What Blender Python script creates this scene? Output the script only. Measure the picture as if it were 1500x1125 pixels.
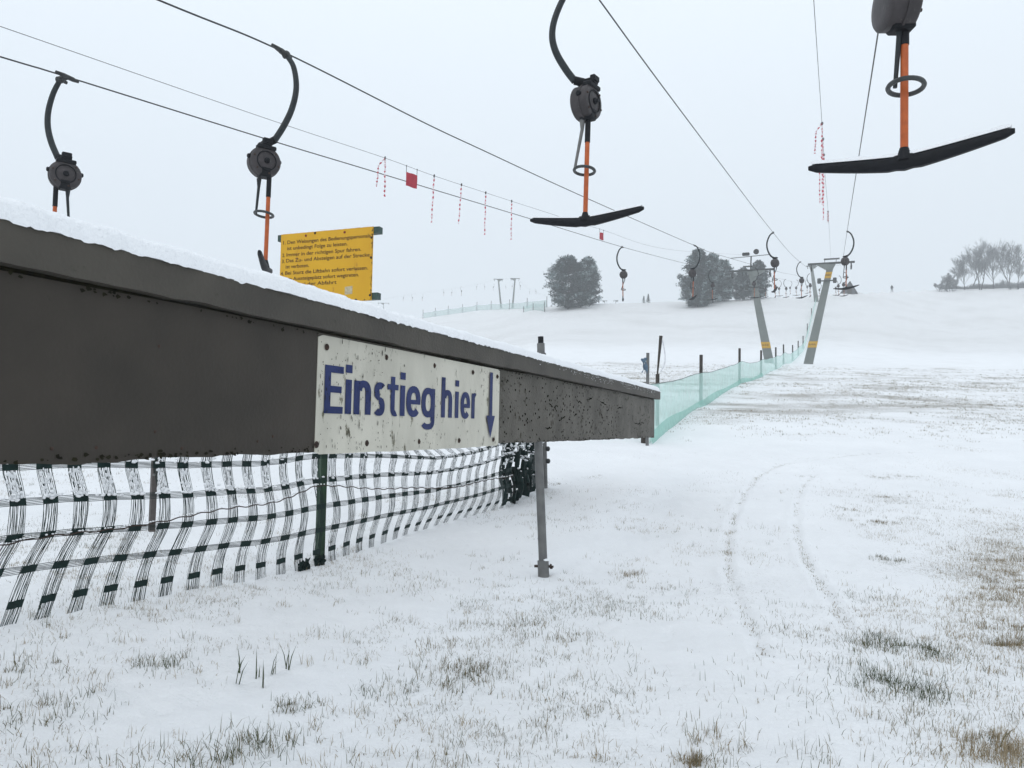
import bpy, math, random
import numpy as np
from mathutils import Vector, Matrix
R = math.radians
for o in list(bpy.data.objects): bpy.data.objects.remove(o)
SC = bpy.context.scene
COL = SC.collection

# ------------------------------------------------------------------ camera, sky, sun, exposure
EYE = Vector((0, 0, 1.25))
F = 1125.0
cam = bpy.data.cameras.new('camera'); cam.lens = 27; cam.sensor_width = 36
cam.clip_start = .05; cam.clip_end = 3000
camo = bpy.data.objects.new('camera', cam); COL.objects.link(camo)
CR = (Matrix.Rotation(R(93.03), 3, 'X') @ Matrix.Rotation(.02, 3, 'Z'))
camo.matrix_world = Matrix.Translation(EYE) @ CR.to_4x4()
SC.camera = camo

W = bpy.data.worlds.new('World'); SC.world = W; W.use_nodes = True
wn = W.node_tree; wn.nodes.clear()
wo = wn.nodes.new('ShaderNodeOutputWorld'); bg = wn.nodes.new('ShaderNodeBackground')
sky = wn.nodes.new('ShaderNodeTexSky'); sky.sky_type = 'NISHITA'; sky.sun_disc = False
sky.sun_elevation = R(40); sky.sun_rotation = R(150)
bg.inputs[1].default_value = .1
wn.links.new(sky.outputs[0], bg.inputs[0])
cloud = wn.nodes.new('ShaderNodeBackground')          # even overcast deck under the blue sky
cloud.inputs[0].default_value = (.845, .925, 1.0, 1); cloud.inputs[1].default_value = 1.04
gtc = wn.nodes.new('ShaderNodeTexCoord'); gsp = wn.nodes.new('ShaderNodeSeparateXYZ'); gmr = wn.nodes.new('ShaderNodeMapRange')
wn.links.new(gtc.outputs['Generated'], gsp.inputs[0]); wn.links.new(gsp.outputs['Z'], gmr.inputs['Value'])
gmr.inputs['From Min'].default_value = .12; gmr.inputs['From Max'].default_value = .75; gmr.inputs['To Min'].default_value = .83; gmr.inputs['To Max'].default_value = 1.24
wn.links.new(gmr.outputs[0], cloud.inputs[1])
mx = wn.nodes.new('ShaderNodeMixShader'); mx.inputs[0].default_value = .93
wn.links.new(bg.outputs[0], mx.inputs[1]); wn.links.new(cloud.outputs[0], mx.inputs[2])
wn.links.new(mx.outputs[0], wo.inputs[0])

sun = bpy.data.lights.new('sun', 'SUN'); sun.energy = .5; sun.angle = R(25); sun.color = (1, .97, .93)
suno = bpy.data.objects.new('sun', sun); COL.objects.link(suno)
suno.rotation_euler = (R(50), 0, R(150 - 180 + 0))
SC.view_settings.view_transform = 'Standard'; SC.view_settings.look = 'None'
SC.view_settings.exposure = 0.04; SC.view_settings.gamma = 1
SC.cycles.max_bounces = 8; SC.cycles.volume_bounces = 2; SC.cycles.transparent_max_bounces = 12
SC.cycles.diffuse_bounces = 4

# ------------------------------------------------------------------ measuring helpers
def P(px, py, Y):
    """point at world depth Y seen at photo position px, py"""
    d = CR @ Vector(((px - 750) / F, -(py - 562.5) / F, -1))
    return EYE + d * (Y / d.y)

def smooth(a, b, x):
    t = np.clip((np.asarray(x, float) - a) / (b - a), 0, 1); return t * t * (3 - 2 * t)

_yk = [-400, 0, 6.6, 10, 13, 16.5, 20, 27, 38, 45, 58, 66]
_zk = [-6, 0, .0, .27, .55, .93, 1.34, 2.06, 3.47, 4.3, 5.9, 7.05]
_ys = np.linspace(-400, 66, 9321); _zs = np.interp(_ys, _yk, _zk)
_k = np.hanning(41); _k /= _k.sum()
_zs2 = np.convolve(np.pad(_zs, 20, mode='edge'), _k, 'valid')
E_X = [-750, 0, 400, 560, 620, 700, 800, 840, 1000, 1050, 1100, 1200, 1250, 1300, 1400, 1500, 2200]
E_E = [60, 100, 112, 146, 156, 169, 176, 182, 187, 192, 194, 201, 205, 208, 215, 219, 225]

def _h(ix, iy, s):
    n = (ix * 374761393 + iy * 668265263 + s * 1442695041) & 0xFFFFFFFF
    n = ((n ^ (n >> 13)) * 1274126177) & 0xFFFFFFFF
    return ((n ^ (n >> 16)) & 0xFFFF) / 65535.0

def vnoise(x, y, s=0):
    x = np.asarray(x, float); y = np.asarray(y, float)
    ix = np.floor(x).astype(np.int64); iy = np.floor(y).astype(np.int64)
    fx = x - ix; fy = y - iy; fx = fx * fx * (3 - 2 * fx); fy = fy * fy * (3 - 2 * fy)
    a = _h(ix, iy, s); b = _h(ix + 1, iy, s); c = _h(ix, iy + 1, s); d = _h(ix + 1, iy + 1, s)
    return (a * (1 - fx) + b * fx) * (1 - fy) + (c * (1 - fx) + d * fx) * fy

def fbm(x, y, s=0, o=4):
    t = 0; a = .5; n = 0
    for i in range(o):
        t = t + a * vnoise(x, y, s + i); n += a; a *= .5; x = x * 2.03 + 7; y = y * 2.03 + 3
    return t / n

def yc_(px): return 160 + 45 * (1 - smooth(690, 800, px)) + 34 * smooth(1230, 1400, px)
def gz_big(X, Y):
    X = np.asarray(X, float); Y = np.asarray(Y, float)
    near = np.interp(Y, _ys, _zs2)
    px = 750 + F * X / np.maximum(Y, 20)
    e = np.interp(px, E_X, E_E)
    Yc = yc_(px)
    t = np.clip((Y - 66) / (Yc - 66), 0, None)
    crest = 1.25 + e / F * Yc
    far = 7.05 + (crest - 7.05) * np.minimum(t, 1) ** 1.35 - np.maximum(Y - Yc, 0) * .03
    return np.where(Y < 66, near, far)

def gz_mid(X, Y):
    w = smooth(3, 40, np.hypot(X, Y))
    return (fbm(np.asarray(X) * .5, np.asarray(Y) * .5, 3) - .5) * .07 + (fbm(np.asarray(X) * .07, np.asarray(Y) * .07, 9) - .5) * .5 * w * (1 - .75 * smooth(50, 90, np.asarray(Y)))

def ground_point(px, py):
    lo = 2.0; Y = 2.0
    while Y < 400:
        q = P(px, py, Y)
        if q.z < float(gz_big(q.x, q.y)): break
        lo = Y; Y *= 1.01
    q = P(px, py, (lo + Y) / 2)
    return q.x, q.y

def GZ(x, y): return float(gz_big(x, y) + gz_mid(x, y))

# tyre tracks and bare patches, measured on the ground
def trackline(pts):
    g = np.array([ground_point(*p) for p in pts]); out = []
    for i in range(len(g) - 1):
        n = max(2, int(np.hypot(*(g[i + 1] - g[i])) / .04))
        t = np.linspace(0, 1, n, endpoint=False)[:, None]
        out.append(g[i] * (1 - t) + g[i + 1] * t)
    return np.vstack(out)
TRACKS = [trackline([(1120, 960), (1095, 905), (1080, 875), (1069, 845), (1066, 815), (1067, 785), (1074, 760), (1082, 740), (1094, 720), (1110, 700), (1128, 690), (1150, 682), (1200, 674), (1270, 668), (1350, 664)]),
          trackline([(1240, 920), (1212, 870), (1190, 838), (1176, 812), (1168, 790), (1166, 770), (1167, 748), (1170, 728), (1180, 708), (1195, 696)])]
# px, py, radius m, strength, brown 0..1, blade length
PATCH = [(1300, 1000, .22, 1.0, .1, 1.3), (1360, 955, .20, 1.0, .2, 1), (1285, 940, .16, .9, .1, 1.1), (1330, 1020, .18, .9, .2, 1), (1275, 880, .2, .6, .3, 1),
         (1470, 1112, .20, 1.3, .9, 1.2), (1495, 1105, .15, 1.2, .95, 1), (1440, 830, .35, .7, .8, .7), (1495, 760, .45, 1.0, .85, .7), (1485, 778, .4, 1.2, .85, .7), (1492, 800, .4, 1.9, .8, .7), (1490, 820, .36, 2.0, .8, .75), (1480, 842, .32, 1.6, .85, .75), (1455, 800, .35, .8, .8, .7), (1430, 812, .3, .6, .8, .7), (1450, 850, .28, .8, .7, .8), (1490, 868, .26, 1.5, .75, .8), (1465, 880, .22, .9, .7, .9), (1430, 770, .3, .5, .8, .6), (1400, 840, .25, .5, .7, .7), (1495, 730, .4, .6, .8, .6), (1480, 920, .2, .9, .7, .9), (1495, 950, .18, .9, .7, 1), (1460, 695, .5, .6, .8, .6),
         (1400, 690, .35, .35, .8, .6), (1410, 660, .4, .7, .7, .7), (1470, 950, .22, 1.0, .6, 1), (1420, 880, .3, .6, .8, .9), (1490, 900, .3, .8, .8, .9), (1300, 822, .14, .9, .4, .9),
         (1292, 765, .13, 1.0, .6, .7), (1330, 700, .25, .6, .6, .7), (1292, 702, .2, .8, .6, .6), (1240, 745, .14, .7, .6, .6), (1180, 700, .15, .6, .5, .5), (1300, 730, .2, .7, .6, .6), (1355, 770, .3, .4, .7, .7),
         (920, 840, .13, .8, .7, .9), (785, 915, .2, .75, .5, 1), (840, 930, .12, .5, .5, 1), (925, 895, .2, .35, .4, 1.2), (645, 945, .16, .6, .6, 1), (640, 985, .2, .6, .4, 1.1), (700, 975, .14, .8, .5, 1),
         (430, 1028, .10, .7, .35, 1.0), (560, 1010, .14, .5, .2, 1.0), (240, 975, .13, .6, .3, 1.2), (370, 1090, .2, .6, .3, 1.5), (340, 1110, .14, .6, .3, 1.5), (90, 1045, .2, .5, .3, 1.3), (20, 980, .2, .6, .4, 1.3),
         (150, 800, .35, .5, .2, .9), (120, 870, .25, .5, .3, 1), (1050, 1080, .12, .6, .6, 1.2), (1020, 1115, .08, .9, .7, 1), (1150, 920, .2, .5, .5, 1), (680, 1000, .15, .5, .4, 1), (600, 860, .25, .35, .5, .8),
         (1070, 700, .5, .2, .5, .6), (870, 700, .15, .5, .6, .5), (810, 708, .12, .9, .6, .5), (1200, 950, .3, .35, .4, 1), (1400, 1010, .5, .5, .4, 1), (1240, 1060, .4, .3, .4, 1.1), (1180, 1000, .4, .3, .4, 1.1)]
PG = [(ground_point(p[0], p[1]),) + p[2:] for p in PATCH]

# ------------------------------------------------------------------ materials
def nt(m): return m.node_tree.nodes, m.node_tree.links
def mat(name, c1, c2=None, scale=8, rough=.6, metal=0, bump=0, bscale=40, spots=None, spot_scale=25, spot_amt=.4, spec=.4, stretch=None):
    m = bpy.data.materials.new(name); m.use_nodes = True; n, l = nt(m)
    b = n['Principled BSDF']; b.inputs['Roughness'].default_value = rough; b.inputs['Metallic'].default_value = metal
    b.inputs['Specular IOR Level'].default_value = spec
    tc = n.new('ShaderNodeTexCoord'); src = tc.outputs['Object']
    if stretch:
        mp = n.new('ShaderNodeMapping'); mp.inputs['Scale'].default_value = stretch; l.new(src, mp.inputs[0]); src = mp.outputs[0]
    c2 = c2 or tuple(v * .75 for v in c1)
    nz = n.new('ShaderNodeTexNoise'); nz.inputs['Scale'].default_value = scale; nz.inputs['Detail'].default_value = 6
    l.new(src, nz.inputs['Vector'])
    rp = n.new('ShaderNodeValToRGB'); rp.color_ramp.elements[0].position = .35; rp.color_ramp.elements[1].position = .65
    rp.color_ramp.elements[0].color = (*c2, 1); rp.color_ramp.elements[1].color = (*c1, 1)
    l.new(nz.outputs['Fac'], rp.inputs[0]); out = rp.outputs[0]
    if spots:
        n2 = n.new('ShaderNodeTexNoise'); n2.inputs['Scale'].default_value = spot_scale; n2.inputs['Detail'].default_value = 8
        n2.inputs['Roughness'].default_value = .65
        l.new(src, n2.inputs['Vector'])
        r2 = n.new('ShaderNodeValToRGB'); r2.color_ramp.elements[0].position = 1 - spot_amt; r2.color_ramp.elements[1].position = min(1, 1 - spot_amt + .06)
        l.new(n2.outputs['Fac'], r2.inputs[0])
        mm = n.new('ShaderNodeMixRGB'); l.new(r2.outputs[0], mm.inputs[0]); l.new(out, mm.inputs[1]); mm.inputs[2].default_value = (*spots, 1)
        out = mm.outputs[0]
    l.new(out, b.inputs['Base Color'])
    if bump:
        n3 = n.new('ShaderNodeTexNoise'); n3.inputs['Scale'].default_value = bscale; n3.inputs['Detail'].default_value = 5
        l.new(src, n3.inputs['Vector'])
        bp = n.new('ShaderNodeBump'); bp.inputs['Strength'].default_value = bump; bp.inputs['Distance'].default_value = .01
        l.new(n3.outputs['Fac'], bp.inputs['Height']); l.new(bp.outputs[0], b.inputs['Normal'])
    return m

M = {}
M['board'] = mat('grey_painted_board', (.050, .042, .034), (.037, .032, .026), 2.2, .6, spec=.2, bump=.25, bscale=60, spots=(.03, .028, .022), spot_scale=14, spot_amt=.31)
M['board_worn'] = mat('worn_grey_paint', (.110, .101, .085), (.070, .064, .052), 3.2, .65, spec=.25, bump=.4, bscale=50, spots=(.035, .03, .016), spot_scale=9, spot_amt=.41)
M['cap'] = mat('cap_paint', (.078, .070, .058), (.058, .052, .044), 3, .6, spec=.2, bump=.35, bscale=60, spots=(.04, .04, .025), spot_scale=16, spot_amt=.35)
M['moss'] = mat('moss_dirt_gap', (.022, .021, .010), (.010, .009, .006), 30, .9, bump=.5, spec=.1)  # moss and grime, also the painted dark gap under the cap
M['steel'] = mat('galvanised_steel', (.17, .17, .165), (.12, .12, .118), 9, .5, .3, bump=.15, spots=(.07, .06, .05), spot_scale=20, spot_amt=.33)
M['dark_steel'] = mat('dark_metal', (.05, .052, .052), (.03, .031, .032), 12, .5, .4, bump=.15)
M['rope'] = mat('steel_rope', (.05, .052, .055), (.03, .032, .034), 60, .5, .5)
M['arm'] = mat('hanger_arm', (.018, .024, .027), (.012, .016, .018), 20, .45, 0, bump=.1, spec=.3)
M['box'] = mat('spring_box', (.058, .050, .052), (.038, .034, .035), 9, .5, 0, spec=.3, bump=.15, spots=(.12, .11, .10), spot_scale=30, spot_amt=.38)
M['black'] = mat('black_rubber', (.008, .009, .012), (.005, .006, .008), 20, .6, bump=.2, spec=.2)
M['orange'] = mat('orange_rod', (.50, .105, .018), (.38, .075, .012), 14, .42, spots=(.55, .5, .45), spot_scale=30, spot_amt=.26)
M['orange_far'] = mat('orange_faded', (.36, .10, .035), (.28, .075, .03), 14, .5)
M['ring'] = mat('ring_plastic', (.045, .05, .05), (.03, .034, .034), 20, .45)
M['yellow'] = mat('yellow_sign', (.68, .38, .012), (.62, .33, .01), 4, .42, bump=.1, bscale=20, spots=(.38, .17, .02), spot_scale=7, spot_amt=.36, stretch=(1, 1, .35))
M['yellow_plate'] = mat('yellow_plate', (.55, .33, .03), (.45, .25, .03), 9, .5)
M['sign_white'] = mat('white_sign_enamel', (.58, .555, .47), (.46, .44, .37), 4, .45, bump=.15, spots=(.10, .09, .05), spot_scale=17, spot_amt=.39, stretch=(1, 1, .45))
M['ink'] = mat('dark_lettering', (.06, .028, .012), (.045, .02, .01), 30, .6)
M['blue'] = mat('blue_lettering', (.006, .016, .085), (.016, .028, .115), 5, .5, spec=.2, spots=(.13, .13, .15), spot_scale=22, spot_amt=.29)
M['rust'] = mat('rusty_screw', (.055, .03, .02), (.03, .02, .016), 80, .8, bump=.3)
M['redscrew'] = mat('red_rust', (.22, .03, .02), (.15, .02, .015), 80, .7)
M['greenpost'] = mat('green_paint', (.022, .062, .028), (.018, .045, .022), 14, .5, spots=(.12, .07, .03), spot_scale=25, spot_amt=.34)
M['bracket'] = mat('bracket_green', (.04, .08, .07), (.03, .06, .05), 14, .5)
M['netgreen'] = mat('dark_green_plastic', (.006, .024, .021), (.003, .014, .013), 30, .55, spec=.2)
M['wood'] = mat('dark_wood', (.05, .04, .032), (.03, .025, .02), 14, .85, bump=.4)
M['brown'] = mat('brown_steel', (.10, .085, .08), (.07, .06, .055), 14, .7)
M['tower'] = mat('tower_grey_green', (.175, .19, .18), (.15, .165, .155), 1.2, .55, bump=.1, spots=(.12, .12, .11), spot_scale=5, spot_amt=.34)
M['towerarm'] = mat('tower_arm_grey', (.07, .077, .077), (.05, .055, .055), 3, .5)
M['red'] = mat('red_flag', (.42, .03, .05), (.34, .02, .04), 8, .7, bump=.1)
M['sticker'] = mat('pale_sticker', (.55, .48, .32), (.40, .33, .2), 60, .6)
M['bluerag'] = mat('blue_rag', (.11, .17, .23), (.07, .11, .16), 14, .8)
M['tape'] = mat('white_tape', (.7, .7, .72), (.55, .55, .58), 14, .6)
M['bark'] = mat('bark', (.05, .052, .052), (.03, .032, .033), 6, .9, bump=.3)
M['twig'] = mat('frosted_twig', (.22, .23, .235), (.14, .145, .15), 4, .9)
M['cloth'] = mat('dark_clothing', (.02, .022, .03), (.015, .016, .02), 8, .8)
M['skin'] = mat('skin', (.45, .28, .2), (.4, .25, .18), 8, .6)
M['hut'] = mat('weathered_boards', (.12, .125, .13), (.08, .085, .09), 3, .85, bump=.2)

def snow_mat(name, bscale=90, strength=.5, dist=.006):
    m = bpy.data.materials.new(name); m.use_nodes = True; n, l = nt(m); b = n['Principled BSDF']
    b.inputs['Base Color'].default_value = (.85, .86, .875, 1); b.inputs['Roughness'].default_value = .75
    b.inputs['Specular IOR Level'].default_value = .25
    tc = n.new('ShaderNodeTexCoord'); nz = n.new('ShaderNodeTexNoise'); nz.inputs['Scale'].default_value = bscale; nz.inputs['Detail'].default_value = 8
    l.new(tc.outputs['Object'], nz.inputs['Vector'])
    bp = n.new('ShaderNodeBump'); bp.inputs['Strength'].default_value = strength; bp.inputs['Distance'].default_value = dist
    l.new(nz.outputs['Fac'], bp.inputs['Height']); l.new(bp.outputs[0], b.inputs['Normal'])
    return m
M['snow'] = snow_mat('snow_clump', 70, .8, .012)

def streamer_mat():
    m = bpy.data.materials.new('barrier_tape'); m.use_nodes = True; n, l = nt(m); b = n['Principled BSDF']; b.inputs['Roughness'].default_value = .5
    tc = n.new('ShaderNodeTexCoord'); w = n.new('ShaderNodeTexWave'); w.bands_direction = 'Z'; w.inputs['Scale'].default_value = 3.2; w.inputs['Distortion'].default_value = 2.5
    l.new(tc.outputs['Object'], w.inputs['Vector'])
    r = n.new('ShaderNodeValToRGB'); r.color_ramp.interpolation = 'CONSTANT'; r.color_ramp.elements[0].color = (.50, .07, .10, 1); r.color_ramp.elements[1].position = .5; r.color_ramp.elements[1].color = (.72, .62, .64, 1)
    l.new(w.outputs['Fac'], r.inputs[0]); l.new(r.outputs[0], b.inputs['Base Color']); return m
M['stripe'] = streamer_mat()

def net_mat(name, col, cover):
    m = bpy.data.materials.new(name); m.use_nodes = True; n, l = nt(m)
    b = n['Principled BSDF']; b.inputs['Base Color'].default_value = (*col, 1); b.inputs['Roughness'].default_value = .6
    tr = n.new('ShaderNodeBsdfTransparent'); mixs = n.new('ShaderNodeMixShader')
    tc = n.new('ShaderNodeTexCoord'); nz = n.new('ShaderNodeTexNoise'); nz.inputs['Scale'].default_value = 2.5; nz.inputs['Detail'].default_value = 7; nz.inputs['Roughness'].default_value = .7
    l.new(tc.outputs['Object'], nz.inputs['Vector'])
    mr = n.new('ShaderNodeMapRange'); mr.inputs['From Min'].default_value = .3; mr.inputs['From Max'].default_value = .7
    mr.inputs['To Min'].default_value = cover - .12; mr.inputs['To Max'].default_value = cover + .12
    l.new(nz.outputs['Fac'], mr.inputs['Value']); l.new(mr.outputs[0], mixs.inputs[0])
    l.new(tr.outputs[0], mixs.inputs[1]); l.new(b.outputs[0], mixs.inputs[2])
    tl = n.new('ShaderNodeBsdfTranslucent'); tl.inputs[0].default_value = (*col, 1)
    mt = n.new('ShaderNodeMixShader'); mt.inputs[0].default_value = .35
    l.new(b.outputs[0], mt.inputs[1]); l.new(tl.outputs[0], mt.inputs[2]); l.new(mt.outputs[0], mixs.inputs[2])
    l.new(mixs.outputs[0], n['Material Output'].inputs[0]); return m
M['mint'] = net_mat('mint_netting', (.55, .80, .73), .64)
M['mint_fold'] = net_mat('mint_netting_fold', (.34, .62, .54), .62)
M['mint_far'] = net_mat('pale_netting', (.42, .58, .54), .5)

def tint_mat(name, cols, rough=.8, transl=0):
    m = bpy.data.materials.new(name); m.use_nodes = True; n, l = nt(m); b = n['Principled BSDF']; b.inputs['Roughness'].default_value = rough
    b.inputs['Specular IOR Level'].default_value = .2
    at = n.new('ShaderNodeAttribute'); at.attribute_name = 'tint'
    r = n.new('ShaderNodeValToRGB'); e = r.color_ramp.elements
    while len(e) < len(cols): e.new(.5)
    for i, (p, c) in enumerate(cols): e[i].position = p; e[i].color = (*c, 1)
    l.new(at.outputs['Fac'], r.inputs[0]); l.new(r.outputs[0], b.inputs['Base Color']); return m
M['grass'] = tint_mat('dry_grass', [(0, (.035, .055, .02)), (.3, (.075, .085, .035)), (.55, (.18, .14, .08)), (1, (.36, .29, .19))])
M['needles'] = tint_mat('frosted_needles', [(0, (.005, .016, .015)), (.45, (.018, .040, .037)), (.75, (.085, .13, .13)), (1, (.5, .58, .6))])

def ground_mat():
    m = bpy.data.materials.new('snow_covered_meadow'); m.use_nodes = True; n, l = nt(m); b = n['Principled BSDF']
    b.inputs['Roughness'].default_value = .8; b.inputs['Specular IOR Level'].default_value = .2
    tc = n.new('ShaderNodeTexCoord'); pos = tc.outputs['Object']
    def noise(scale, detail=6, rough=.6, st=None):
        nz = n.new('ShaderNodeTexNoise'); nz.inputs['Scale'].default_value = scale; nz.inputs['Detail'].default_value = detail; nz.inputs['Roughness'].default_value = rough
        if st:
            mp = n.new('ShaderNodeMapping'); mp.inputs['Scale'].default_value = st; l.new(pos, mp.inputs[0]); l.new(mp.outputs[0], nz.inputs['Vector'])
        else: l.new(pos, nz.inputs['Vector'])
        return nz.outputs['Fac']
    def math_(op, a, bb, clamp=False):
        q = n.new('ShaderNodeMath'); q.operation = op; q.use_clamp = clamp
        for i, v in enumerate((a, bb)):
            if isinstance(v, (int, float)): q.inputs[i].default_value = v
            else: l.new(v, q.inputs[i])
        return q.outputs[0]
    at = n.new('ShaderNodeAttribute'); at.attribute_name = 'bare'
    fine = noise(60, 8, .8); stub = noise(15, 9, .85)
    s = math_('ADD', math_('MULTIPLY', fine, .6), math_('MULTIPLY', stub, .4))
    # bare lowers the threshold at which stalks and soil show through the snow
    th = math_('SUBTRACT', .70, math_('MULTIPLY', at.outputs['Fac'], .30))
    mask = math_('MULTIPLY', math_('SUBTRACT', s, th), 8, True)
    cr = n.new('ShaderNodeValToRGB'); e = cr.color_ramp.elements; e[0].position = .35; e[1].position = .65
    e[0].color = (.10, .085, .05, 1); e[1].color = (.22, .18, .125, 1)
    l.new(noise(5, 4), cr.inputs[0])
    sn = n.new('ShaderNodeValToRGB'); e = sn.color_ramp.elements; e[0].position = .3; e[1].position = .7
    e[0].color = (.785, .79, .80, 1); e[1].color = (.85, .855, .865, 1)
    l.new(noise(.8, 8, .65), sn.inputs[0])
    mixc = n.new('ShaderNodeMixRGB'); l.new(math_('MULTIPLY', mask, .75), mixc.inputs[0]); l.new(sn.outputs[0], mixc.inputs[1]); l.new(cr.outputs[0], mixc.inputs[2])
    l.new(mixc.outputs[0], b.inputs['Base Color'])
    h = math_('ADD', math_('MULTIPLY', noise(9, 6), 1.0), math_('MULTIPLY', noise(55, 6, .7), .35))
    bp = n.new('ShaderNodeBump'); bp.inputs['Strength'].default_value = .7; bp.inputs['Distance'].default_value = .04
    l.new(h, bp.inputs['Height']); l.new(bp.outputs[0], b.inputs['Normal'])
    return m
M['ground'] = ground_mat()

# ------------------------------------------------------------------ mesh helpers
def tag(o, label=None, cat=None, group=None, kind=None):
    for k, v in (('label', label), ('category', cat), ('group', group), ('kind', kind)):
        if v: o[k] = v
    return o
def empty(name, loc, label, cat, group=None, kind=None, rz=0):
    o = bpy.data.objects.new(name, None); COL.objects.link(o); o.location = loc; o.rotation_euler.z = rz
    o.empty_display_size = .2
    return tag(o, label, cat, group, kind)
ZERO = Vector((0, 0, 0))
class MB:
    def __init__(s, origin=ZERO): s.v = []; s.f = []; s.o = Vector(origin); s.t = []
    def add(s, vs, fs, tint=None):
        k = len(s.v); s.v += [Vector(v) - s.o for v in vs]; s.f += [tuple(i + k for i in f) for f in fs]
        if tint is not None: s.t += [tint] * len(vs)
        return s
    def box(s, c, size, rot=None, bev=0):
        x, y, z = (v / 2 for v in size); c = Vector(c)
        if bev:
            b = bev; vs = []
            for sx in (-1, 1):
                for sy in (-1, 1):
                    for sz in (-1, 1):
                        vs += [(sx * x, sy * (y - b), sz * (z - b)), (sx * (x - b), sy * y, sz * (z - b)), (sx * (x - b), sy * (y - b), sz * z)]
            import bmesh
            bm = bmesh.new(); [bm.verts.new(v) for v in vs]; bmesh.ops.convex_hull(bm, input=bm.verts)
            bm.verts.index_update(); V = [v.co.copy() for v in bm.verts]; Fs = [tuple(v.index for v in f.verts) for f in bm.faces]; bm.free()
        else:
            V = [Vector((a * x, b2 * y, c2 * z)) for a in (-1, 1) for b2 in (-1, 1) for c2 in (-1, 1)]
            Fs = [(0, 1, 3, 2), (4, 6, 7, 5), (0, 4, 5, 1), (2, 3, 7, 6), (0, 2, 6, 4), (1, 5, 7, 3)]
        if rot is not None: V = [rot @ v for v in V]
        return s.add([v + c for v in V], Fs)
    def tube(s, pts, r, n=10, cap=True, flat=1.0):
        pts = [Vector(p) for p in pts]; m = len(pts); rs = r if isinstance(r, (list, tuple)) else [r] * m
        tan = [(pts[min(i + 1, m - 1)] - pts[max(i - 1, 0)]).normalized() for i in range(m)]
        up = Vector((0, 0, 1)) if abs(tan[0].z) < .9 else Vector((0, 1, 0))
        u = tan[0].cross(up).normalized(); vs = []; fs = []
        for i in range(m):
            u = (u - tan[i] * u.dot(tan[i])).normalized(); w = tan[i].cross(u)
            for j in range(n):
                a = 2 * math.pi * j / n; vs.append(pts[i] + (u * math.cos(a) + w * math.sin(a) * flat) * rs[i])
        for i in range(m - 1):
            for j in range(n):
                a = i * n + j; b = i * n + (j + 1) % n; fs.append((a, b, b + n, a + n))
        if cap: fs.append(tuple(range(n - 1, -1, -1))); fs.append(tuple((m - 1) * n + j for j in range(n)))
        return s.add(vs, fs)
    def lathe(s, c, axis, prof, n=28):
        """prof = [(distance along axis, radius)]"""
        axis = Vector(axis).normalized(); c = Vector(c)
        return s.tube([c + axis * a for a, _ in prof], [b for _, b in prof], n)
    def torus(s, c, axis, Rr, r, n=28, k=8):
        axis = Vector(axis).normalized(); u = axis.orthogonal().normalized(); w = axis.cross(u); c = Vector(c); vs = []; fs = []
        for i in range(n):
            a = 2 * math.pi * i / n; d = u * math.cos(a) + w * math.sin(a)
            for j in range(k):
                b = 2 * math.pi * j / k; vs.append(c + d * (Rr + r * math.cos(b)) + axis * r * math.sin(b))
        for i in range(n):
            for j in range(k):
                fs.append((i * k + j, ((i + 1) % n) * k + j, ((i + 1) % n) * k + (j + 1) % k, i * k + (j + 1) % k))
        return s.add(vs, fs)
    def build(s, name, m, parent=None, sm=True, kind=None):
        me = bpy.data.meshes.new(name); me.from_pydata([tuple(v) for v in s.v], [], s.f); me.materials.append(m)
        if s.t:
            a = me.attributes.new('tint', 'FLOAT', 'POINT'); a.data.foreach_set('value', s.t)
        me.update()
        o = bpy.data.objects.new(name, me); COL.objects.link(o)
        if sm: auto_smooth(me)
        if parent is not None: o.parent = parent
        else: o.location = s.o
        if kind: o['kind'] = kind
        return o
def auto_smooth(me, ang=40):
    me.shade_smooth() if hasattr(me, 'shade_smooth') else None
    try: me.set_sharp_from_angle(angle=R(ang))
    except Exception: pass

def catmull(pts, n=12):
    pts = [Vector(p) for p in pts]; q = [pts[0] * 2 - pts[1]] + pts + [pts[-1] * 2 - pts[-2]]; out = []
    for i in range(1, len(q) - 2):
        a, b, c, d = q[i - 1:i + 3]
        for k in range(n):
            t = k / n
            out.append(.5 * ((2 * b) + (c - a) * t + (2 * a - 5 * b + 4 * c - d) * t * t + (3 * b - a - 3 * c + d) * t ** 3))
    return out + [pts[-1]]

def text_mesh(body, offset=0):
    cu = bpy.data.curves.new('t', 'FONT'); cu.body = body; cu.size = 1; cu.offset = offset; cu.resolution_u = 4; cu.fill_mode = 'FRONT'
    ob = bpy.data.objects.new('t', cu); COL.objects.link(ob)
    me = bpy.data.meshes.new_from_object(ob.evaluated_get(bpy.context.evaluated_depsgraph_get()))
    v = [vv.co.copy() for vv in me.vertices]; f = [tuple(p.vertices) for p in me.polygons]
    bpy.data.objects.remove(ob); bpy.data.curves.remove(cu); bpy.data.meshes.remove(me)
    return v, f

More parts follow.
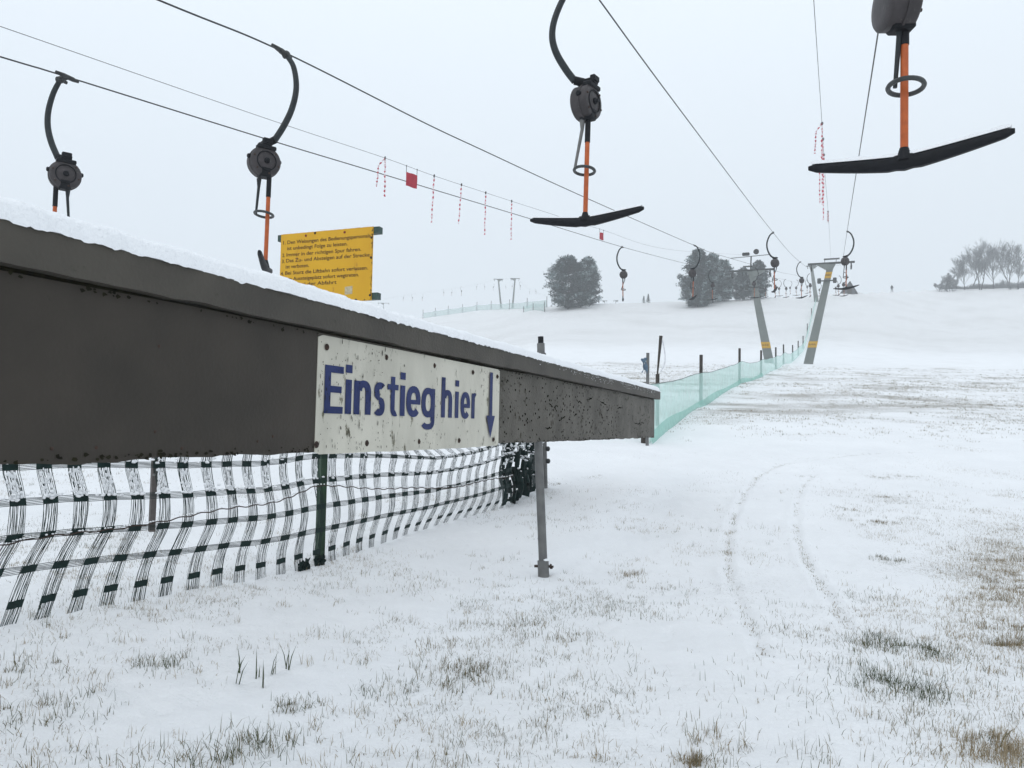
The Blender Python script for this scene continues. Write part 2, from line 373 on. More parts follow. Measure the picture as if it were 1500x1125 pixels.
# ------------------------------------------------------------------ ground
def dist_line(X, Y, L):
    d = np.full(X.shape, 9.0); lo = L.min(0) - .6; hi = L.max(0) + .6
    m = (X > lo[0]) & (X < hi[0]) & (Y > lo[1]) & (Y < hi[1]); idx = np.where(m)[0]
    for i in range(0, len(idx), 20000):
        k = idx[i:i + 20000]
        d[k] = np.sqrt(((X[k, None] - L[None, ::2, 0]) ** 2 + (Y[k, None] - L[None, ::2, 1]) ** 2).min(1))
    return d
def bare_field(X, Y):
    base = fbm(X * .55, Y * .8, 21, 5)
    right = smooth(.25, .62, X / np.maximum(Y, 1)) * smooth(14, 8, Y)
    b = .18 + .5 * np.clip(base - .5, 0, 1) * 2 + .22 * right
    mid = smooth(17, 24, Y) * smooth(90, 40, Y)
    b = b + mid * (.34 + .6 * np.clip(fbm(X * .35, Y * .8, 31, 6) - .42, 0, 1) * 2)
    b = b - .35 * smooth(10.5, 12.5, Y) * smooth(18.5, 15.5, Y) * smooth(-2, 1, X)      # smooth snowed-over track
    farf = smooth(60, 110, Y); b = b * (1 - farf) + farf * (.73 + .25 * np.clip(fbm(X * .09, Y * .3, 41, 6) - .46, 0, 1))
    b = b + .28 * np.exp(-((Y - 67) / 5.) ** 2) * np.clip(fbm(X * .1, Y * .6, 51) * 2 - .6, 0, 1)
    for (g, r, st, br, bl) in PG:
        d2 = (X - g[0]) ** 2 + (Y - g[1]) ** 2; b = b + min(st, 1.2) * .16 * np.exp(-d2 / (r * r))
    return b
# radial sheet, finer in front of the camera and near it
rad = [0.6]
while rad[-1] < 400: rad.append(rad[-1] * (1.0068 if 3.5 < rad[-1] < 24 else 1.012 if rad[-1] < 60 and rad[-1] > 3.5 else 1.03))
rad = np.array(rad)
ang = np.concatenate([np.linspace(-48, 48, 760), np.linspace(49, 311, 90)]) * math.pi / 180
NA, NR = len(ang), len(rad)
RR, AA = np.meshgrid(rad, ang, indexing='ij')
cy = -1.5
X = (RR * np.sin(AA)).ravel(); Y = (RR * np.cos(AA) + cy).ravel()
Z = gz_big(X, Y) + gz_mid(X, Y)
nearw = smooth(30, 12, np.hypot(X, Y))
Z = Z + nearw * ((fbm(X * 6, Y * 6, 61, 3) - .5) * .045)
bare = bare_field(X, Y)
for L in TRACKS:
    d = dist_line(X, Y, L); w = np.exp(-(d / .032) ** 2); Z = Z - .030 * w + .012 * np.exp(-((d - .09) / .04) ** 2)
    bare = np.maximum(bare, .95 * w * np.clip(fbm(X * 2.3, Y * 2.3, 74, 4) * 2.6 - .6, 0, 1))
verts = np.stack([X, Y, Z], 1)
verts = np.vstack([verts, [[0, cy, float(gz_big(0, cy))]]])
bare = np.append(bare, .2)
i0 = (np.arange(NR - 1)[:, None] * NA + np.arange(NA)[None, :]); j1 = np.roll(np.arange(NA), -1)[None, :]
i1 = (np.arange(NR - 1)[:, None] * NA + j1)
quads = np.stack([i0, i0 + NA, i1 + NA, i1], -1).reshape(-1, 4)[:, ::-1]
tris = [(len(verts) - 1, (k + 1) % NA, k) for k in range(NA)]
def np_mesh(name, verts, quads, tris, material, attrs):
    me = bpy.data.meshes.new(name); nq = len(quads); ntr = len(tris)
    me.vertices.add(len(verts)); me.vertices.foreach_set('co', np.asarray(verts, np.float32).ravel())
    loops = np.concatenate([np.asarray(quads, np.int32).ravel(), np.asarray(tris, np.int32).ravel()])
    me.loops.add(len(loops)); me.loops.foreach_set('vertex_index', loops)
    st = np.concatenate([np.arange(nq) * 4, nq * 4 + np.arange(ntr) * 3]).astype(np.int32)
    me.polygons.add(nq + ntr); me.polygons.foreach_set('loop_start', st)
    me.update(calc_edges=True); me.validate()
    for k, v in attrs.items():
        a = me.attributes.new(k, 'FLOAT', 'POINT'); a.data.foreach_set('value', np.asarray(v, np.float32))
    me.materials.append(material); o = bpy.data.objects.new(name, me); COL.objects.link(o); return o
g = np_mesh('ground', verts, quads, tris, M['ground'], {'bare': bare})
g.data.polygons.foreach_set('use_smooth', np.ones(len(g.data.polygons), bool))
tag(g, 'snow covered meadow rising to a hill, thin grass poking through', kind='structure')

# ------------------------------------------------------------------ grass (one mesh of blades)
rng = np.random.default_rng(7)
bx = []; 
def blades(cx, cy_, n, spread, length, brown, lean=.55, width=.0032):
    a = rng.uniform(0, 2 * np.pi, n); rr = spread * np.sqrt(rng.uniform(0, 1, n)) if spread else 0
    x = cx + rr * np.cos(a); y = cy_ + rr * np.sin(a)
    bx.append(np.stack([x, y, length * rng.uniform(.35, 1.15, n), np.full(n, brown) + rng.normal(0, .16, n),
                        lean * np.abs(rng.normal(0, 1, n)), rng.uniform(0, 2 * np.pi, n), np.full(n, width)], 1))
# scattered single blades, denser where a noise field says so
N = 330000
yy = 2.6 * np.exp(rng.uniform(0, 1, N) * math.log(15 / 2.6)); xx = yy * rng.uniform(-.85, .85, N)
area_w = yy / 15.0
dens = np.clip(fbm(xx * .9, yy * .9, 81, 4) - .40, 0, 1) * 2.4 * (.08 + 2.2 * np.clip(fbm(xx * 3.5, yy * 3.5, 85, 4) - .46, 0, 1) * 3)
dens = dens * (1 + 1.6 * smooth(.3, .6, xx / yy)) * (1 - .85 * smooth(11, 12.5, yy) * smooth(-2, 1, xx)) + 1.2 * smooth(.52, .68, xx / yy) * smooth(3.6, 4.6, yy) * smooth(10, 7, yy)
keep = rng.uniform(0, 1, N) < np.clip(dens, 0, 1) * np.clip(area_w * 2.4, .0, 1) * .85 * (.55 + .45 * smooth(3.4, 6, yy))
xx, yy = xx[keep], yy[keep]; n = len(xx)
br = np.clip(fbm(xx * .7, yy * .7, 91) * 1.1 + .05 + .25 * smooth(.45, .65, xx / yy), 0, 1)
bx.append(np.stack([xx, yy, .020 + .045 * rng.beta(1.1, 3.5, n), br + rng.normal(0, .15, n), 1.05 * np.abs(rng.normal(0, 1, n)), rng.uniform(0, 2 * np.pi, n), np.full(n, .0021)], 1))
# small tufts
for i in range(2600):
    y = 2.7 * math.exp(rng.uniform() * math.log(12 / 2.7)); x = y * rng.uniform(-.8, .8)
    if y > 11 and x > 0: continue
    f = float(fbm(x * .9, y * .9, 81, 4))
    if rng.uniform() > (f - .36) * 4: continue
    blades(x, y, int(rng.uniform(3, 14)), rng.uniform(.02, .09), rng.uniform(.03, .075), rng.uniform(.3, 1.0), .8, .0024)
for (gp, r, st, brn, bl) in PG:
    blades(gp[0], gp[1], int(st * 1000 * r), r * 1.35, .05 * bl, brn, .8, .0025)
    for k in range(int(9 * st)):
        a = rng.uniform(0, 6.28); q = r * rng.uniform(0, 1)
        blades(gp[0] + q * math.cos(a), gp[1] + q * math.sin(a), int(20 * st), r * .25, .06 * bl, brn, .8, .0028)
# broad single leaves in front of the barrier
for (px, py) in [(348, 1000), (378, 990), (398, 985), (422, 978), (352, 985), (385, 1000), (1460, 1095)]:
    gp = ground_point(px, py); blades(gp[0], gp[1], 4, .02, .13, .12, .45, .006)
for (px, py) in [(200, 1120), (80, 1110), (300, 1118), (650, 1122), (1060, 1118), (1180, 1110)]:
    gp = ground_point(px, py); blades(gp[0], gp[1], 45, .14, .07, .4, .8, .0028)
# low tufts on the slope beyond the track
for i in range(22000):
    y = 15 * math.exp(rng.uniform() * math.log(62 / 15)); x = y * rng.uniform(-.3, 1.0)
    f = float(fbm(x * .12, y * .5, 31, 5)) * .6 + float(fbm(x * .6, y * .9, 33, 3)) * .4
    if rng.uniform() > (f - .37) * 4 * float(smooth(16.5, 24, y)): continue
    blades(x, y, 9, rng.uniform(.05, .35), .055, rng.uniform(.4, .9), .8, .004 + .00025 * y)
for L in TRACKS:
    for q in L[::1]:
        if float(fbm(q[0] * 2.3, q[1] * 2.3, 74, 4)) + rng.normal(0, .05) < .46: continue
        blades(q[0] + rng.normal(0, .016), q[1] + rng.normal(0, .016), 4, .035, .016, rng.uniform(.5, .95), 1.1, .0036)
    for q in L[::4]:
        blades(q[0] + rng.normal(0, .12), q[1] + rng.normal(0, .12), 6, .05, .03, rng.uniform(.3, .8), 1.0, .003)
B = np.vstack(bx); n = len(B)
x, y, ln, br, le, az, wd = B.T
z = gz_big(x, y) + gz_mid(x, y) + (fbm(x * 6, y * 6, 61, 3) - .5) * .045 - .006
le = np.clip(le, 0, 1.35); dx = np.cos(az); dy = np.sin(az)
wx = -dy * wd * .5; wy = dx * wd * .5
turn = rng.uniform(0, np.pi, n); wx, wy = np.cos(turn) * wd * .5, np.sin(turn) * wd * .5
m1 = ln * .55; V = np.zeros((n, 5, 3))
V[:, 0] = np.stack([x - wx, y - wy, z], 1); V[:, 1] = np.stack([x + wx, y + wy, z], 1)
mxp = x + dx * m1 * np.sin(le * .6); myp = y + dy * m1 * np.sin(le * .6); mz = z + m1 * np.cos(le * .6)
V[:, 2] = np.stack([mxp + wx * .8, myp + wy * .8, mz], 1); V[:, 3] = np.stack([mxp - wx * .8, myp - wy * .8, mz], 1)
V[:, 4] = np.stack([mxp + dx * ln * .5 * np.sin(le * 1.25), myp + dy * ln * .5 * np.sin(le * 1.25), mz + ln * .5 * np.cos(le * 1.25)], 1)
o5 = np.arange(n)[:, None] * 5
gr = np_mesh('grass', V.reshape(-1, 3), o5 + np.array([[0, 1, 2, 3]]), o5 + np.array([[3, 2, 4]]), M['grass'], {'tint': np.repeat(np.clip(br, 0, 1), 5)})
tag(gr, 'dry brown and green grass blades poking through the snow', 'grass', kind='stuff')

# ------------------------------------------------------------------ barrier board with cap
BD = Vector((.387, 1, 0)).normalized(); BN = Vector((BD.y, -BD.x, 0)); BO = Vector((-2.28, 0, 0))
def bp_(u, z, out=0): return BO + BD * u + BN * out + Vector((0, 0, z))
def u_at(px): return 2.28 / (.387 - (px - 750) / F) * 1.0723
ZB, ZT, ZC = 1.105, 1.660, 1.790
U1 = u_at(960) ; U0 = .5
def slab(mb, u0, u1, z0, z1, o0, o1):
    vs = [bp_(u, z, o) for u in (u0, u1) for z in (z0, z1) for o in (o0, o1)]
    return mb.add(vs, [(0, 1, 3, 2), (4, 6, 7, 5), (0, 4, 5, 1), (2, 3, 7, 6), (0, 2, 6, 4), (1, 5, 7, 3)])
root = empty('barrier_board', bp_(6, 0), 'long grey painted board with a projecting cap running towards the slope', 'barrier')
ro = root.location.copy()
us = u_at(463)
def wavy_slab(mb, u0, u1, z0, z1, o0, o1, amp, seed, step=.04):
    """board whose lower and upper edges are slightly worn"""
    n = int((u1 - u0) / step); k = len(mb.v); vs = []
    for i in range(n + 1):
        u = u0 + (u1 - u0) * i / n
        a = (float(vnoise(u * 7, seed, 5)) - .5) * amp + (float(vnoise(u * 31, seed, 6)) - .5) * amp * .8
        b = (float(vnoise(u * 1.3, seed, 8)) - .5) * amp
        vs += [bp_(u, z0 + a, o0), bp_(u, z1 + b, o0), bp_(u, z1 + b, o1), bp_(u, z0 + a, o1)]
    fs = [(3, 2, 1, 0), tuple(n * 4 + j for j in range(4))]
    for i in range(n):
        for j in range(4):
            a = i * 4 + j; b = i * 4 + (j + 1) % 4; fs.append((a, b, b + 4, a + 4))
    return mb.add(vs, fs)
wavy_slab(MB(ro), U0, us, ZB, ZT, -.045, 0, .010, 1).build('panel', M['board'], root, False)
wavy_slab(MB(ro), us + .006, U1, ZB + .003, ZT, -.047, -.006, .014, 2).build('panel', M['board_worn'], root, False)['label'] = 'scratched and stained end panel'
slab(MB(ro), U0, U1 - .01, ZT + .001, ZT + .012, -.05, -.012).build('gap_strip', M['moss'], root, False)  # strip coloured near-black to paint the dark shaded gap under the cap
UE = U1 + .22
cp = MB(ro); wavy_slab(cp, U0, UE, ZT + .013, ZC, -.24, .040, .008, 3, .08); cp.build('cap', M['cap'], root, False)
for i, (px, pz) in enumerate([(80, 1.15), (145, 1.15), (230, 1.2), (230, 1.5), (270, 1.14), (402, 1.18), (380, 1.16), (795, 1.57), (832, 1.28), (905, 1.5), (950, 1.3), (948, 1.2), (770, 1.25), (865, 1.45)]):
    u = u_at(px); MB(ro).lathe(bp_(u, pz, -.004), BN, [(0, .006), (.006, .006), (.008, .003)], 10).build('nail_head', M['rust'], root)
# moss and grime along the lower edge and below the cap
mo = MB(ro); rnd = random.Random(3)
for i in range(900):
    u = rnd.uniform(2.2, U1 - .02); low = rnd.random() < .6
    if low: z_ = ZB + .004 + abs(rnd.gauss(0, .012))
    else: z_ = ZT - .004 - abs(rnd.gauss(0, .008))
    d = float(vnoise(u * 2.3, 4, 77))
    if us < u < u_at(731) or rnd.random() > d * 1.3 - .15: continue
    s_ = rnd.uniform(.003, .010); off = .002 if u < us else -.004
    k = [bp_(u + s_ * rnd.uniform(.5, 1.8) * math.cos(a), z_ + s_ * rnd.uniform(.5, 1.1) * math.sin(a), off + .0012) for a in (0, 1.2, 2.3, 3.4, 4.6, 5.5)]
    mo.add(k, [(0, 1, 2, 3, 4, 5)])
# cracks and knots on the worn end
for (px, z_, L, dz) in [(880, 1.52, .30, -.03), (862, 1.53, .20, .02), (845, 1.50, .22, -.02), (890, 1.40, .14, .10), (812, 1.40, .10, .04), (805, 1.44, .12, -.03), (905, 1.47, .3, .02), (930, 1.30, .5, -.01), (880, 1.44, .14, -.12), (820, 1.30, .2, .03), (868, 1.22, .08, .1), (872, 1.18, .05, .1), (855, 1.15, .05, .07), (940, 1.31, .25, 0), (800, 1.22, .2, .01), (842, 1.35, .12, .02)]:
    u = u_at(px); q = []
    for i in range(9):
        t = i / 8; q.append(bp_(u + L * t, z_ + dz * t + rnd.gauss(0, .006), -.003))
    w = [Vector((0, 0, .0075 * rnd.uniform(.4, 1.3) * math.sin(math.pi * (i + .3) / 8.6) + .001)) for i in range(9)]
    mo.add([a + b for a, b in zip(q, w)] + [a - b for a, b in zip(q, w)], [(i, i + 1, i + 10, i + 9) for i in range(8)])
for i in range(900):
    u = rnd.uniform(us + 2.2, U1); z_ = rnd.uniform(ZB + .02, ZT - .03)
    if rnd.random() > float(fbm(u * 2.5, z_ * 5, 12)) * 2.6 - .85: continue
    s_ = rnd.uniform(.003, .010)
    mo.add([bp_(u + s_ * 1.5 * math.cos(a) * rnd.uniform(.5, 1.4), z_ + s_ * math.sin(a) * rnd.uniform(.5, 1.8), -.003) for a in (0, 1.2, 2.3, 3.4, 4.6, 5.5)], [(0, 1, 2, 3, 4, 5)])
mo.build('grime', M['moss'], root, False, kind='stuff')

# snow lying on the cap
def snow_ridge(u0, u1, o0, o1, zb, h, seed, step=.012):
    n = int((u1 - u0) / step); m = 16; vs = []; fs = []
    U = np.linspace(u0, u1, n + 1)
    for i, u in enumerate(U):
        tap = min(1, (u1 - u) / .12 + .25)
        lip = .012 * (fbm(u * 4, seed, 3, 3) - .4) + .014 * (fbm(u * 23, seed, 4, 4) - .5)
        hh = h * tap * (1 + .30 * (fbm(u * 1.1, seed, 5, 3) - .5) + .22 * (fbm(u * 9, seed, 6, 3) - .5))
        for j in range(m + 1):
            t = j / m; oo = o1 + lip + .006 + (o0 - o1 - lip) * t
            prof = min(1, (t / .28)) ; prof = math.sqrt(max(0, 1 - (1 - prof) ** 2)) if t < .28 else 1 - .25 * max(0, (t - .6) / .4) ** 2
            jag = 0
            if j == 0: jag = -.008 * max(0, fbm(u * 30, seed, 7, 4) - .42) * 3
            nz = .014 * (fbm(u * 30, t * 9 + seed, 8, 4) - .5) * (1 if j else 0)
            vs.append(bp_(u, zb + .002 + hh * prof + jag + nz, oo))
    for i in range(n):
        for j in range(m):
            a = i * (m + 1) + j; fs.append((a, a + m + 1, a + m + 2, a + 1))
    fs.append(tuple(n * (m + 1) + j for j in range(m + 1)))
    return vs, fs
vs, fs = snow_ridge(U0, UE - .005, -.235, .040, ZC, .074, 1)
s_ = MB(ro); s_.add(vs, fs)
for i in range(420):      # crumbs stuck to the face of the cap
    u = rnd.uniform(6.8, UE - .1)
    zz = ZC - abs(rnd.gauss(0, .035)); r_ = rnd.uniform(.0012, .0042)
    if rnd.random() > float(fbm(u * 3, 3, 8)) * 2.5 - .6 or zz < ZT + .02: continue
    s_.lathe(bp_(u, zz, .039), BN, [(0, r_), (.003, r_ * .8), (.0055, r_ * .3)], 6)
so = s_.build('snow', M['snow'], None)
tag(so, 'ridge of fresh snow lying along the cap of the grey barrier board', 'snow', kind='stuff')

# ------------------------------------------------------------------ white sign on the board
sg = empty('direction_sign', bp_((us + u_at(731)) / 2, ZB + .28, .003), 'weathered white sign reading Einstieg hier with a blue arrow on the barrier board', 'sign')
so_ = sg.location.copy(); ue = u_at(731)
pl = MB(so_); nseg = 60; vs = []
for i in range(nseg + 1):
    t = i / nseg; u = us + (ue - us) * t; r_ = .012
    e = min(t * (ue - us), (1 - t) * (ue - us)); c = r_ - math.sqrt(max(0, r_ * r_ - (r_ - min(e, r_)) ** 2))
    z0 = ZB - .012 + c + (float(vnoise(u * 6, 1, 3)) - .5) * .006; z1 = ZT - .008 - c
    o = .006 + .003 * math.sin(u * 3)
    vs += [bp_(u, z0, o), bp_(u, z1, o), bp_(u, z1, o - .003), bp_(u, z0, o - .003)]
fs = [(3, 2, 1, 0), tuple(nseg * 4 + j for j in range(4))]
for i in range(nseg):
    for j in range(4):
        a = i * 4 + j; b = i * 4 + (j + 1) % 4; fs.append((a, b, b + 4, a + 4))
pl.add(vs, fs); pl.build('sign_plate', M['sign_white'], sg, False)
zbase = 1.25 + .036
lt = MB(so_)
def L3(u, h): return bp_(u, zbase + h, .0105 + .003 * math.sin(u * 3) - .0015)
def l_rect(u0, u1, h0, h1): lt.add([L3(u0, h0), L3(u1, h0), L3(u1, h1), L3(u0, h1)], [(0, 1, 2, 3)])
def l_arc(cu, chh, ru, rh, a0, a1, tu=.054, th=.038, n=22, taper=0):
    vs = []
    for i in range(n + 1):
        a = R(a0 + (a1 - a0) * i / n); k = 1 - taper * (i / n)
        ca, sa = math.cos(a), math.sin(a); ca = math.copysign(abs(ca) ** .85, ca); sa = math.copysign(abs(sa) ** .85, sa)
        vs += [L3(cu + ru * ca, chh + rh * sa), L3(cu + (ru - tu * k) * ca, chh + (rh - th * k) * sa)]
    lt.add(vs, [(2 * i, 2 * i + 2, 2 * i + 3, 2 * i + 1) for i in range(n)])
XH, AH, SW = .170, .25, .054
def span(a, b): return u_at(420 + a / 3.947), u_at(420 + b / 3.947)
def g_i(a, b):
    u0, u1 = span(a, b); m = (u0 + u1) / 2; l_rect(m - SW / 2, m + SW / 2, 0, XH); l_rect(m - SW / 2 - .002, m + SW / 2 + .002, .203, .243)
def g_e(a, b):
    u0, u1 = span(a, b); c = (u0 + u1) / 2; ru = (u1 - u0) / 2; l_arc(c, XH / 2, ru, XH / 2 + .004, 0, 318); l_rect(c - ru + .03, c + ru - .002, XH / 2 - .016, XH / 2 + .010)
def g_n(a, b, top):
    u0, u1 = span(a, b); l_rect(u0, u0 + SW, 0, top); c = (u0 + u1) / 2 + .008; ru = u1 - c; l_arc(c, XH - .062, ru, .066, 0, 165, SW, .036); l_rect(u1 - SW, u1, 0, XH - .060)
u0, u1 = span(212, 320); l_rect(u0, u0 + .050, 0, .229); l_rect(u0 + .05, u1, 0, .034); l_rect(u0 + .05, u1, .195, .229); l_rect(u0 + .05, u1 - .014, .100, .132)
g_i(333, 368); g_n(382, 480, XH)
u0, u1 = span(495, 562); c = (u0 + u1) / 2; ru = (u1 - u0) / 2
l_arc(c + .004, XH * .74, ru, XH * .26 + .004, 40, 268, .050, .036); l_arc(c - .004, XH * .27, ru, XH * .27 + .004, 92, -140, .050, .036)
u0, u1 = span(573, 636); m = u0 + .040; l_rect(m - .004, m + .040, .045, .212); l_rect(u0, u1, XH - .030, XH); l_arc(m + .044, .046, .048, .050, 180, 300, .044, .032)
g_i(645, 677); g_e(683, 766)
u0, u1 = span(770, 850); c = (u0 + u1) / 2 - .006; ru = c - u0; l_arc(c + .008, XH / 2, ru + .006, XH / 2 + .004, 20, 340); l_rect(u1 - SW, u1, -.022, XH)
l_arc((u0 + u1) / 2, -.020, (u1 - u0) / 2, .056, 0, -150, .044, .034)
g_n(888, 952, AH); g_i(963, 996); g_e(1002, 1058)
u0, u1 = span(1066, 1108); l_rect(u0, u0 + SW, 0, XH); l_arc(u0 + .052, XH - .062, .050, .066, 62, 165, SW, .038)
lt.build('lettering', M['blue'], sg, False)
ar = MB(so_); uc = u_at(717.5); w_ = .026
def aq(du, z): return bp_(uc + du, z, .0125)
zt_ = 1.25 + (628 - 545 - 6) * 5.45 / F * .99; zm = 1.25 + (621.5 - 609) * 5.45 / F; zl = 1.25 - (642 - 621.5) * 5.45 / F
ar.add([aq(-w_, zt_), aq(w_, zt_), aq(w_, zm), aq(-w_, zm)], [(0, 1, 2, 3)]); ar.add([aq(-.078, zm), aq(.078, zm), aq(0, zl)], [(0, 1, 2)])
ar.build('arrow', M['blue'], sg, False)
for (px, top) in [(475, 1), (563, 1), (634, 1), (691, 1), (727, 1), (460 + 4.5, 0), (538, 0), (614, 0), (673, 0), (723, 0)]:
    u = u_at(px); z_ = ZT - .062 if top else ZB + .035
    MB(so_).lathe(bp_(u, z_, .006), BN, [(0, .016), (.003, .016), (.0035, .009), (.009, .008), (.011, .004)], 12).build('screw', M['rust'], sg)
grm = MB(so_)
for i in range(1000):
    u = rnd.uniform(us + .01, ue - .01); z_ = rnd.uniform(ZB, ZT - .02)
    dd = float(fbm(u * 4, z_ * 3, 41)) ; edge = math.exp(-(z_ - ZB) / .05) * .35 + math.exp(-(u - us) / .04) * .3
    if rnd.random() > dd * 2.4 - 1.0 + edge: continue
    s1 = rnd.uniform(.0012, .004); e1 = rnd.choice([1, 1.4, 3, 5])
    grm.add([bp_(u + s1 * math.cos(a) * rnd.uniform(.6, 1.2), z_ + s1 * e1 * math.sin(a) * rnd.uniform(.5, 1.2), .0118) for a in (0, 1.2, 2.3, 3.4, 4.6, 5.5)], [(0, 1, 2, 3, 4, 5)])
grm.build('grime', M['moss'], sg, False, kind='stuff')

# ------------------------------------------------------------------ support pole of the board
gx, gy = ground_point(797, 842); zt = ZB + .25
rt = empty('support_pole', (gx, gy, GZ(gx, gy)), 'grey steel tube pole carrying the board, sleeve and bolt at its foot', 'pole')
top = Vector((P(788.8, 648, 6.5).x, P(788.8, 648, 6.5).y + .06, ZB + .004)); bot = Vector((gx, gy, GZ(gx, gy) - .05)); ax = (top - bot)
ro2 = rt.location.copy()
MB(ro2).tube([bot + ax * .10, top], .036, 20).build('tube', M['steel'], rt)
MB(ro2).tube([bot, bot + ax * .155, bot + ax * .158], [.047, .047, .040], 20).build('sleeve', M['steel'], rt)
cb = bot + ax * .115
MB(ro2).tube([cb + Vector((-.075, 0, .0)), cb + Vector((.085, 0, 0))], .011, 8).build('bolt', M['rust'], rt)
MB(ro2).lathe(cb + Vector((.055, 0, 0)), (1, 0, 0), [(0, .022), (.022, .022)], 6).build('nut', M['rust'], rt)
sm = MB(); sm.lathe(bot + ax * .158 + Vector((.022, -.02, 0)), (0, 0, 1), [(0, .028), (.010, .024), (.017, .008)], 10)
sm.lathe(cb + Vector((.075, 0, .010)), (0, 0, 1), [(0, .018), (.008, .014), (.012, .004)], 8)
tag(sm.build('snow', M['snow']), 'small snow crust on the sleeve and bolt of the support pole', 'snow', kind='stuff')

# ------------------------------------------------------------------ dark green netting fence
FP = [Vector((-4.3, 2.9, 0)), Vector((-3.05, 4.57, 0)), Vector((-1.66, 6.62, 0)), Vector((-.05, 9.6, 0))]
FL = catmull(FP, 40); flen = [0]
for a, b in zip(FL, FL[1:]): flen.append(flen[-1] + (b - a).length)
flen = np.array(flen); FLa = np.array([tuple(p) for p in FL])
def fx(u): return Vector((float(np.interp(u, flen, FLa[:, 0])), float(np.interp(u, flen, FLa[:, 1])), 0))
LT = flen[-1]; uL = float(flen[40]); uG = float(flen[80])       # frame edge, green post
ROWZ = [1.14, .925, .715, .50, .30, .11]
fn = empty('netting_fence', fx(uG) + Vector((0, 0, GZ(*fx(uG)[:2]))), 'dark green plastic netting fence with snow caught in it, below the barrier board', 'fence')
fo = fn.location.copy()
def netpt(u, z, seed=0):
    """u along the fence, z height in the net's own rows; sag and folds"""
    t = (u - uL); c = fx(u); tg = (fx(u + .05) - fx(u - .05)).normalized(); nn = Vector((tg.y, -tg.x, 0))
    s = max(0, min(1, (u - uG) / 1.6)); s2 = max(0, min(1, (uG - u) / 2.4))
    du = np.interp(z, [0, .275, .5, .715, .925, 1.14], [-.13, 0, .10, .09, .04, .10]) * s2
    top_fold = s * np.interp(z, [0, .3, .5, .715, .925, 1.14], [-.02, .04, .08, .17, .05, -.22])
    off = .06 * math.sin(u * 1.7 + z * 3) * .5 + s * np.interp(z, [0, .5, .715, .925, 1.14], [0, .05, .02, .08, .02]) + .03 * math.sin(z * 9 + u * .8)
    sag = -.03 * math.sin(math.pi * max(0, min(1, (u - uG) / (LT - uG)))) * z * 2.2 - .02 * math.sin(u * 2.1) * z - s * .10 * z
    p = c + tg * (du + top_fold) + nn * off
    return Vector((p.x, p.y, GZ(p.x, p.y) + z + sag))
BS = .19
strands = MB(fo); pads = MB(fo); rr_ = random.Random(5)
def ribbon(mb, pts, w, side):
    k = [Vector(p) for p in pts]; vs = []
    for p in k: vs += [p + side * w / 2, p - side * w / 2]
    mb.add(vs, [(2 * i, 2 * i + 1, 2 * i + 3, 2 * i + 2) for i in range(len(k) - 1)])
nb = int(LT / BS)
zfine = np.linspace(0, 1.14, 19)
for b in range(nb + 1):
    uc_ = b * BS + .03 + rr_.uniform(-.008, .008)
    tg = (fx(uc_ + .05) - fx(uc_ - .05)).normalized()
    for k in range(16):
        du = -.043 + .086 * k / 15 + rr_.uniform(-.003, .003); ph = rr_.uniform(0, 6)
        brk = rr_.random() < .08
        zz = [z for z in zfine if not (brk and z < .25)]
        ribbon(strands, [netpt(uc_ + du + .004 * math.sin(z * 14 + ph), z) for z in zz], .0036, tg)
    for r_, z in enumerate(ROWZ[:]):
        hw = .043; hh = .021
        q = []
        for a, c in ((-hw, -hh), (-hw * .3, -hh * 1.1), (hw * .4, -hh * .9), (hw, -hh), (hw, hh), (hw * .2, hh * 1.1), (-hw * .5, hh * .9), (-hw, hh)):
            q.append(netpt(uc_ + a, min(max(z + c, 0), 1.14)) + Vector((.002, -.002, c * .0)))
        tgn = Vector((tg.y, -tg.x, 0)) * .002
        pads.add([p + tgn for p in q] + [p - tgn for p in q], [tuple(range(8)), tuple(range(15, 7, -1))] + [(i, (i + 1) % 8, (i + 1) % 8 + 8, i + 8) for i in range(8)])
for r_, z in enumerate(ROWZ[:-1]):
    for k in range(6):
        zo = z - .020 + .008 * k; us_ = np.arange(0, LT, .05)
        pts = [netpt(u, zo + .002 * math.sin(u * 19 + k)) for u in us_]
        ribbon(strands, pts, .0042, Vector((0, 0, 1)))
strands.build('netting', M['netgreen'], fn, False, kind='stuff')
pads.build('netting_band', M['netgreen'], fn, False, kind='stuff')
# twisted wire running along the third row
def WZ(u): return float(np.interp(u, [0, uL, uG, uG + 1.6, LT], [.40, .46, .665, .52, .42])) - .012 * math.sin(u * 5)
wl = []
for i, u in enumerate(np.arange(0, LT + .3, .03)):
    p = netpt(min(u, LT), WZ(u)); p.z += .006 * math.sin(u * 38); wl.append(p + Vector((.012, -.012, 0)))
MB(fo).tube(wl, .0045, 6).build('wire', M['rust'], fn)
# posts of this fence
def post(parent, o, base, h, w, m, square=True, lean=(0, 0)):
    t = Vector((base.x + lean[0], base.y + lean[1], base.z + h)); b = Vector(base) - Vector((0, 0, .15))
    mb = MB(o)
    if square: mb.tube([b, t], w * .707, 4)
    else: mb.tube([b, t], w / 2, 14)
    return mb.build('post', m, parent)
gp = fx(uG); gb = Vector((gp.x + .02, gp.y - .05, GZ(gp.x, gp.y)))
foot = MB(fo)
for sx_ in (-1, 1):
    vs = []; nn_ = 14
    for i in range(nn_ + 1):
        for j in range(7):
            a_ = sx_ * (.03 + .12 * i / nn_); c = fx(uG + a_); h = -.02 + (.09 + .02 * math.sin(i * 1.7)) * j / 6
            vs.append(Vector((c.x + .012 * math.sin(i * 2.1 + j), c.y - .05 + .014 * math.cos(i * 1.3 + j * 2), GZ(c.x, c.y) + h)))
    foot.add(vs, [(i * 7 + j, (i + 1) * 7 + j, (i + 1) * 7 + j + 1, i * 7 + j + 1) for i in range(nn_) for j in range(6)])
foot.build('netting_fold', M['netgreen'], fn)
